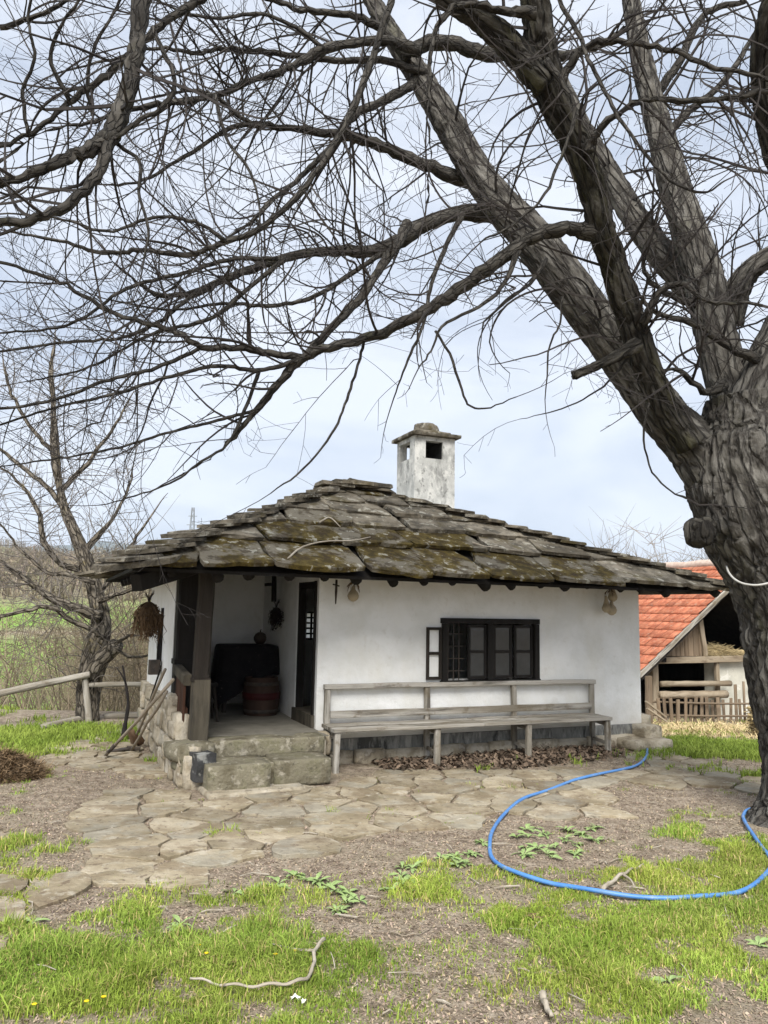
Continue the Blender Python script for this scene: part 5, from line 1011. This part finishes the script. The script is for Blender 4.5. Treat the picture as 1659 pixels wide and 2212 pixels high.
# ================================================================== TREE behind the fence (left)
LIMBS = []
lt0 = G(188, 1566); YL = lt0[1]+.35
lt = thing('old_tree', (lt0[0], YL, float(ground_z(lt0[0], YL))), 'old leaning bare tree with pale bark behind the pole fence', 'tree')
limb('trunk', [(186, 1640, 62), (188, 1560, 55), (192, 1480, 52), (204, 1420, 53), (216, 1360, 47), (213, 1310, 40), (200, 1250, 35), (178, 1190, 30), (156, 1140, 26), (138, 1090, 22), (124, 1020, 20), (116, 940, 17), (114, 860, 13), (110, 800, 9), (118, 740, 5)], [YL, YL+.5], 'bark_left', 90, 24, bark_fn(.02, 18, .03), 1.6, parent=lt)
LS = [([(196, 1465, 42), (215, 1430, 40), (238, 1405, 38), (250, 1394, 32)], [YL+.0, YL-.15], .6),
 ([(215, 1335, 26), (170, 1315, 22), (120, 1296, 18), (70, 1262, 14), (20, 1225, 9), (-20, 1200, 6)], [YL, YL-.6], 1.3),
 ([(225, 1380, 12), (200, 1362, 11), (150, 1340, 11), (115, 1312, 11), (60, 1318, 9), (-20, 1338, 7)], [YL-.2, YL-1], 1.1),
 ([(250, 1392, 9), (268, 1378, 8), (292, 1372, 5)], [YL-.3, YL-.5], .8), ([(250, 1400, 7), (280, 1420, 6), (310, 1418, 5), (345, 1405, 3)], [YL-.2, YL-.2], .7),
 ([(180, 1200, 16), (205, 1165, 14), (222, 1145, 11), (250, 1110, 7), (280, 1050, 5), (290, 1000, 3)], [YL+.3, YL+.4], 1.5),
 ([(172, 1230, 16), (130, 1215, 13), (95, 1175, 13), (90, 1130, 12), (70, 1080, 9), (30, 1030, 6), (0, 1010, 4)], [YL+.3, YL], 1.5),
 ([(150, 1120, 13), (110, 1060, 11), (60, 1020, 9), (0, 970, 7), (-30, 960, 5)], [YL+.4, YL+.2], 1.4),
 ([(130, 1060, 13), (180, 1010, 10), (220, 960, 8), (260, 900, 5), (280, 860, 3)], [YL+.4, YL+.4], 1.6), ([(120, 980, 11), (80, 940, 9), (30, 860, 7), (10, 800, 5)], [YL+.4, YL+.2], 1.5),
 ([(200, 1290, 14), (240, 1250, 11), (270, 1200, 9), (300, 1150, 6), (330, 1110, 4)], [YL+.2, YL+.4], 1.6), ([(205, 1260, 12), (150, 1240, 10), (100, 1235, 8), (40, 1180, 6), (0, 1130, 4)], [YL, YL-.3], 1.4), ([(215, 1300, 12), (260, 1280, 9), (300, 1270, 7), (335, 1240, 5)], [YL, YL], 1.6)]
for pts, dep, tw in LS: limb('limb', pts, dep, 'bark_left', None, 9, None, tw, .008, parent=lt)
rgl = np.random.default_rng(5)
for o, P, R_, tw, lv in LIMBS: twigs_on(o, P, R_, tw, 'twig_left', 13, .35, 1.2, rgl, .2, .008, .0024)

# ================================================================== THICKET, FAR WOODS
def shoots(name, mat, spots, hmin, hmax, r, rg, kids=3, lean=.2, tl=(.6, 1.3)):
    mb = MB(); tn = []
    for (x, y) in spots:
        z = float(ground_z(x, y)); h = rg.uniform(hmin, hmax); a = rg.uniform(0, 6.28); ld = np.array([math.cos(a)*lean, math.sin(a)*lean, 1])*h*rg.uniform(.7, 1.1)
        b0 = np.array([x, y, z-.1]); tv = rg.uniform(*tl)*np.array([1, rg.uniform(.95, 1.08), rg.uniform(.85, 1)]); J = rg.normal(0, 1, (3, 3))*h*.05
        P = np.array([b0, b0+ld*.35+J[0], b0+ld*.7+J[1], b0+ld+J[2]]); mb.queue(P, np.array([1, .8, .55, .2])*r*rg.uniform(.6, 1.3)); tn.append(np.tile(tv, (9, 1)))
        for k in range(kids):
            f = rg.uniform(.25, .95); c = P[1]*(1-f)+P[3]*f; d_ = rg.normal(0, 1, 3)*np.array([1, 1, .5])+np.array([0, 0, .7]); d_ *= h*rg.uniform(.12, .4)/np.linalg.norm(d_); mb.queue(np.array([c, c+d_*.5+rg.normal(0, .02*h, 3), c+d_]), np.array([.5, .35, .15])*r); tn.append(np.tile(tv, (6, 1)))
    mb.flush(3); mb.tq = [np.concatenate(tn)]
    return struct(mb.build(name, mat, None), 'stuff')
rg = np.random.default_rng(9)
sp = []
while len(sp) < 620:
    y = rg.uniform(12.2, 24); u = rg.uniform(-60, 365); x = (u-CX)/F*y*1.0; 
    if rg.random() < .25+.75*sst(60, 330, u): sp.append((x, y))
shoots('thicket', 'brush', sp, .9, 2.6, .009, rg, 9, .5)
sp = []
while len(sp) < 420:
    y = rg.uniform(24, 48); u = rg.uniform(-60, 380); x = (u-CX)/F*y
    if rg.random() < .15+.85*sst(120, 360, u): sp.append((x, y))
shoots('valley_scrub', 'brush', sp, 2.5, 7, .026, rg, 9, .3)
sp = [((rg.uniform(-80, 420)-CX)/F*y, y) for y in 135+rg.uniform(0, 1, 2200)**1.3*560]
shoots('hill_woods', 'wood_far', sp, 4, 8, .2, rg, 6)
sp = [((rg.uniform(1290, 1640)-CX)/F*y, y) for y in rg.uniform(34, 70, 420)]
shoots('woods_behind_barn', 'wood_far', sp, 4., 7., .03, rg, 8)

# ================================================================== GRASS, LITTER, WEEDS
def blades(x, y, h, wd, tilt, tints, bend=.5):
    """three-triangle grass blades, vectorised"""
    n = len(x); z = ground_z(x, y); a = rng.uniform(0, 2*math.pi, n); dx, dy = np.cos(a), np.sin(a)
    la = rng.uniform(0, 2*math.pi, n); lx, ly = np.cos(la)*tilt*h, np.sin(la)*tilt*h
    b0 = np.stack([x-dx*wd, y-dy*wd, z-.004], -1); b1 = np.stack([x+dx*wd, y+dy*wd, z-.004], -1)
    m0 = np.stack([x-dx*wd*.7+lx*.35, y-dy*wd*.7+ly*.35, z+h*.6], -1); m1 = np.stack([x+dx*wd*.7+lx*.35, y+dy*wd*.7+ly*.35, z+h*.6], -1)
    t = np.stack([x+lx, y+ly, z+h*np.clip(1.05-tilt*.35, .4, 1)], -1)
    V = np.stack([b0, b1, m0, m1, t], 1).reshape(-1, 3); o = np.arange(n)[:, None]*5
    q = o + np.array([[0, 1, 3, 2]]); tr = o + np.array([[2, 3, 4]])
    mb = MB(); mb.V.append(V); mb.B.append(V); mb.n = len(V); mb.Q.append(q); mb.T.append(tr); mb.tq.append(tints); mb.tt.append(tints)
    return mb
def flakes(x, y, s, lift, tints, asp=.5):
    n = len(x); z = ground_z(x, y)+rng.uniform(.002, 1, n)*lift; a = rng.uniform(0, 2*math.pi, n); ta = rng.normal(0, .45, n); tb = rng.normal(0, .45, n)
    ex = np.stack([np.cos(a), np.sin(a), ta], -1)*s[:, None]; ey = np.stack([-np.sin(a), np.cos(a), tb], -1)*(s*asp*rng.uniform(.5, 1.2, n))[:, None]
    c = np.stack([x, y, z], -1); V = np.stack([c-ex, c-ey*.9+ex*.1, c+ex, c+ey], 1).reshape(-1, 3); o = np.arange(n)[:, None]*4
    mb = MB(); mb.V.append(V); mb.B.append(V); mb.n = len(V); mb.T.append(np.concatenate([o+np.array([[0, 1, 2]]), o+np.array([[0, 2, 3]])])); mb.tt.append(np.concatenate([tints, tints])); mb.tq.append(np.zeros((0, 3)))
    return mb
def scatter(n, x0, x1, y0, y1, pw=1.5):
    """more points nearby, inside the field of view"""
    t = rng.uniform(0, 1, n)**pw; y = y0 + (y1-y0)*t; h = .56*y+.4
    x = np.where(True, rng.uniform(-1, 1, n)*h, 0); k = (x > x0) & (x < x1); return x[k], y[k]
def onstone(x, y):
    """inside a flagstone, roughly"""
    C_ = np.array([c for c, P in STONES]); r = np.array([np.mean([np.linalg.norm(p-c) for p in P]) for c, P in STONES])*.9
    o = np.zeros(len(x), bool)
    for i in range(len(C_)): o |= ((x-C_[i, 0])**2 + (y-C_[i, 1])**2) < r[i]**2
    return o
def inhouse(x, y, m=0.):
    p = x*E1[0]+y*E1[1]; q = x*E2[0]+y*E2[1]
    return ((p > 1.1-m) & (p < 7+m) & (q > 7.3-m)) | ((p > 1.1-m) & (p < 2.6+m) & (q > 6.8-m))
x, y = scatter(800000, -4, 5, 2.3, 8.5, 1.35); d = gdens(x, y); k = (rng.uniform(0, 1, len(x)) < d**1.3) & ~inhouse(x, y)
x, y, d = x[k], y[k], d[k]; n = len(x); cl = vnoise(x, y, 5, 1)
h = (.015+.065*cl**1.5*d)*rng.lognormal(0, .32, n); tv = rng.uniform(.6, 1.2, n)*(.75+.5*vnoise(x, y, 1.3, 8))
dry = rng.uniform(0, 1, n) < .12
tints = np.stack([tv*np.where(dry, 1.9, 1+.2*(vnoise(x, y, 2, 4)-.5)), tv*np.where(dry, 1.15, 1), tv*np.where(dry, 3., 1)], -1)
struct(blades(x, y, h, rng.uniform(.0018, .0038, n), rng.uniform(.1, 1.1, n), tints).build('lawn_grass', 'grass', None, tint=True), 'stuff')
x, y = scatter(330000, -9, 12, 8, 20, 1.5); d = gdens(x, y); k = (rng.uniform(0, 1, len(x)) < d) & ~inhouse(x, y); x, y, d = x[k], y[k], d[k]; n = len(x)
tv = rng.uniform(.5, 1.05, n)
struct(blades(x, y, .08*rng.uniform(.5, 1.3, n), rng.uniform(.004, .007, n), rng.uniform(.1, .9, n), np.stack([tv, tv, tv], -1)).build('distant_grass', 'grass', None, tint=True), 'stuff')
# leaf litter and wood chips
x, y = scatter(230000, -5, 5, 2.3, 9.5, 1.35); d = gdens(x, y); os_ = onstone(x, y); k = (rng.uniform(0, 1, len(x)) < np.where(os_, .02+.3*(vnoise(x, y, 1.6, 12) > .66)+.2*(x < -1.7)*(vnoise(x, y, 2.5, 4) > .55), 1-.75*d)) & ~inhouse(x, y); x, y = x[k], y[k]; n = len(x)
tv = rng.uniform(.5, 1.35, n); pale = rng.uniform(0, 1, n) < .04; tv = np.where(pale, 1.7, tv)
struct(flakes(x, y, rng.uniform(.003, .011, n), .008, np.stack([tv, tv*rng.uniform(.92, 1.04, n), tv*rng.uniform(.85, 1.05, n)], -1)).build('leaf_litter', 'litter', None, tint=True), 'stuff')
# broken twig bits strewn over the yard
n = 230; x, y = scatter(n, -5, 5, 2.5, 9, 1.2); k = ~inhouse(x, y); x, y = x[k], y[k]; mb = MB()
for a, b_ in zip(x, y):
    t_ = rng.uniform(0, 6.28); l = rng.uniform(.02, .09); c = np.array([a, b_, float(ground_z(a, b_))+.014]); d_ = np.array([math.cos(t_), math.sin(t_), rng.normal(0, .08)])*l; e_ = np.array([rng.normal(0, .01), rng.normal(0, .01), .004]); mb.queue(np.array([c-d_, c+e_, c+d_]), np.array([.003, .0035, .002])*rng.uniform(.6, 1.5))
struct(mb.flush(4).build('twig_debris', 'stick_pale', None), 'stuff')
# dark fallen leaves drifted below the bench
n = 5200; p = rng.uniform(3.2, 6.25, n); q = rng.uniform(6.95, 7.84, n); e = 7.15-.25*np.sin((p-3.2)/3.05*math.pi) + .25*np.abs(p-4.9)/2; k = q > e+rng.uniform(-.12, .25, n); p, q = p[k], q[k]; n = len(p)
x = p*E1[0]+q*E2[0]; y = p*E1[1]+q*E2[1]; tv = rng.uniform(.4, 1.6, n)
struct(flakes(x, y, rng.uniform(.015, .04, n), .05, np.stack([tv, tv, tv], -1), .7).build('drifted_leaves', 'litter_dark', None, tint=True), 'stuff')
# straw strewn before the barn
n = 9000; u = rng.uniform(1400, 1720, n); v = rng.normal(1578, 9, n); P = np.array([G(a, c) for a, c in zip(u[:900], v[:900])]); P = P[rng.integers(0, 900, n)]; x = P[:, 0]+rng.normal(0, .12, n); y = P[:, 1]+rng.normal(0, .35, n)
tv = rng.uniform(.6, 1.3, n)
struct(flakes(x, y, rng.uniform(.05, .12, n), .03, np.stack([tv, tv, tv], -1), .1).build('strewn_straw', 'straw', None, tint=True), 'stuff')
# dried weeds pile at the left edge
pc = G(35, 1678); mb = MB(); n = 7000
r_ = .4*np.sqrt(rng.uniform(0, 1, n)); a = rng.uniform(0, 2*math.pi, n); x = pc[0]-.15+np.cos(a)*r_; y = pc[1]+np.sin(a)*r_*.8; hz = .22*(1-(r_/.4)**2)
da = rng.uniform(0, 2*math.pi, n); l = rng.uniform(.03, .12, n); c = np.stack([x, y, ground_z(x, y)+hz*rng.uniform(.3, 1.05, n)], -1); ex = np.stack([np.cos(da), np.sin(da), rng.normal(0, .4, n)], -1)*l[:, None]; ey = np.stack([-np.sin(da), np.cos(da), da*0], -1)*.0022
V = np.stack([c-ex-ey, c+ex-ey, c+ex+ey+[0, 0, .002], c-ex+ey+[0, 0, .002]], 1).reshape(-1, 3); tv = rng.uniform(.3, 1.1, n)
mb.V.append(V); mb.B.append(V); mb.n = len(V); mb.Q.append(np.arange(n)[:, None]*4+np.array([[0, 1, 2, 3]])); mb.tq.append(np.stack([tv*.5, tv*.43, tv*.45], -1))
gx, gy = np.meshgrid(np.linspace(-1, 1, 15), np.linspace(-1, 1, 15)); rr = np.sqrt(gx**2+gy**2); px_ = pc[0]-.15+gx*.4; py_ = pc[1]+gy*.34
mv = np.stack([px_, py_, ground_z(px_, py_)-.03+.2*np.clip(1-rr**2, 0, 1)*(1+.5*(vnoise(px_, py_, 9)-.5))], -1); ii = np.arange(14)[:, None]*15+np.arange(14)[None, :]
mb.add(mv, np.stack([ii, ii+1, ii+16, ii+15], -1).reshape(-1, 4), tint=(.35, .27, .22))
tag(mb.build('weed_pile', 'straw', None, tint=True), 'brown heap of raked dry weeds at the left edge of the yard', 'weed pile')
# broadleaf weeds: rosettes of separate leaves
def leafmesh():
    mb = MB(); P = [(0, 0), (.16, .03), (.34, .11), (.56, .135), (.78, .09), (1, 0)]
    V = []
    for i, (t, wd) in enumerate(P): zz = .55*t-.62*t*t; V += [(t, -wd*1.15, zz+.04*wd), (t, 0, zz-.03), (t, wd*1.15, zz+.04*wd)]
    Q = [(i*3+j, i*3+3+j, i*3+4+j, i*3+1+j) for i in range(5) for j in range(2)]
    mb.add(np.array(V), Q); o = mb.build('leaf', 'leaf', None, True, tint=True); me = o.data; bpy.data.objects.remove(o); return me
LM = leafmesh()
WEEDS = {'inside the blue hose loop': [(1130, 1815), (1165, 1808), (1200, 1830), (1235, 1800), (1270, 1805), (1290, 1790), (1180, 1850), (1240, 1850), (1120, 1845), (1150, 1835), (1215, 1815), (1250, 1828), (1140, 1792), (1300, 1815)],
         'just left of the hose bend': [(985, 1850), (1020, 1845), (960, 1862), (1000, 1868), (1035, 1828)],
         'in the bare strip before the path': [(650, 1900), (690, 1905), (720, 1925), (745, 1935), (850, 1895), (870, 1915), (905, 1925), (840, 1930), (885, 1880), (610, 1915), (725, 1965), (765, 1955)],
         'among the foreground grass on the left': [(385, 1998), (560, 1925), (500, 1930), (375, 2012), (70, 2000)],
         'in the right foreground grass': [(1440, 2120), (1640, 2040)]}
for where, L_ in WEEDS.items():
    for (u, v) in L_:
        for _ in range(2 if where.startswith(('ins', 'just', 'in the b')) else 1):
            P = G(u+random.uniform(-16, 16), v+random.uniform(-6, 6)); t = thing('broadleaf_weed', P, 'pale green broadleaf weed rosette '+where, 'weed', 'broadleaf weeds '+where)
            m = random.randint(5, 8); a0 = random.random()*6
            for i in range(m):
                s = random.uniform(.035, .1); put('leaf', LM, t, P+np.array((0, 0, .004)), (random.uniform(-.3, .3), -random.uniform(-.1, .5), a0+i*6.283/m+random.uniform(-.3, .3)), s)
# dandelions
DAND = [(590, 1963+490), (445, 2085), (70, 2205), (180, 2195), (220, 2180), (427, 2050), (590, 2100), (635, 2093), (60, 2225)]
def flower(P, h):
    mb = MB(); V = [(0, 0, h)]; n = 14
    for i in range(n): a = i*6.283/n; r = .011*(1 if i % 2 else .75); V.append((math.cos(a)*r, math.sin(a)*r, h-.002))
    V.append((0, 0, h-.009)); T = [(0, 1+i, 1+(i+1) % n) for i in range(n)] + [(n+1, 1+(i+1) % n, 1+i) for i in range(n)]
    mb.add(np.array(V)+P, None, T); return mb
DLAB = ['dandelion flower beside the end of the fallen branch', 'dandelion flower at the bottom left corner of the lawn', 'middle of the three dandelions at the bottom left', 'rightmost of the three dandelions at the bottom left', 'dandelion flower above the left tip of the fallen branch', 'left of two dandelions inside the curve of the fallen branch', 'right of two dandelions inside the curve of the fallen branch']
for (u, v), lb in zip([(445, 2085), (72, 2200), (185, 2193), (222, 2183), (428, 2067), (594, 2087), (637, 2079)], DLAB):
    P = G(u, v); t = thing('dandelion', P, 'small yellow '+lb if not lb.startswith(('mid', 'right', 'left')) else 'yellow flower, '+lb, 'flower', 'dandelions in the lawn')
    h = .055; flower(P, h).build('petals', 'yellow', t)
    mb = MB(); mb.tube([P, P+(.003, .002, h*.5), P+(0, 0, h-.006)], .0016, 4); mb.build('stem', 'grass', t, tint=False)

# ================================================================== AIR
mb = MB(); m = Matrix.Identity(4); m.translation = (0, 3000, 225); mb.box(m, (14500, 6300, 620))
hz = struct(mb.build('haze', pm('haze_air', [(1, 1, 1), (1, 1, 1)], 1, 1, 0), None), 'stuff')
nt = hz.data.materials[0].node_tree; nt.nodes.clear(); o_ = nt.nodes.new('ShaderNodeOutputMaterial'); v_ = nt.nodes.new('ShaderNodeVolumePrincipled')
v_.inputs['Color'].default_value = (.78, .87, 1, 1); v_.inputs['Density'].default_value = .00012; v_.inputs['Anisotropy'].default_value = 0
nt.links.new(v_.outputs[0], o_.inputs['Volume'])
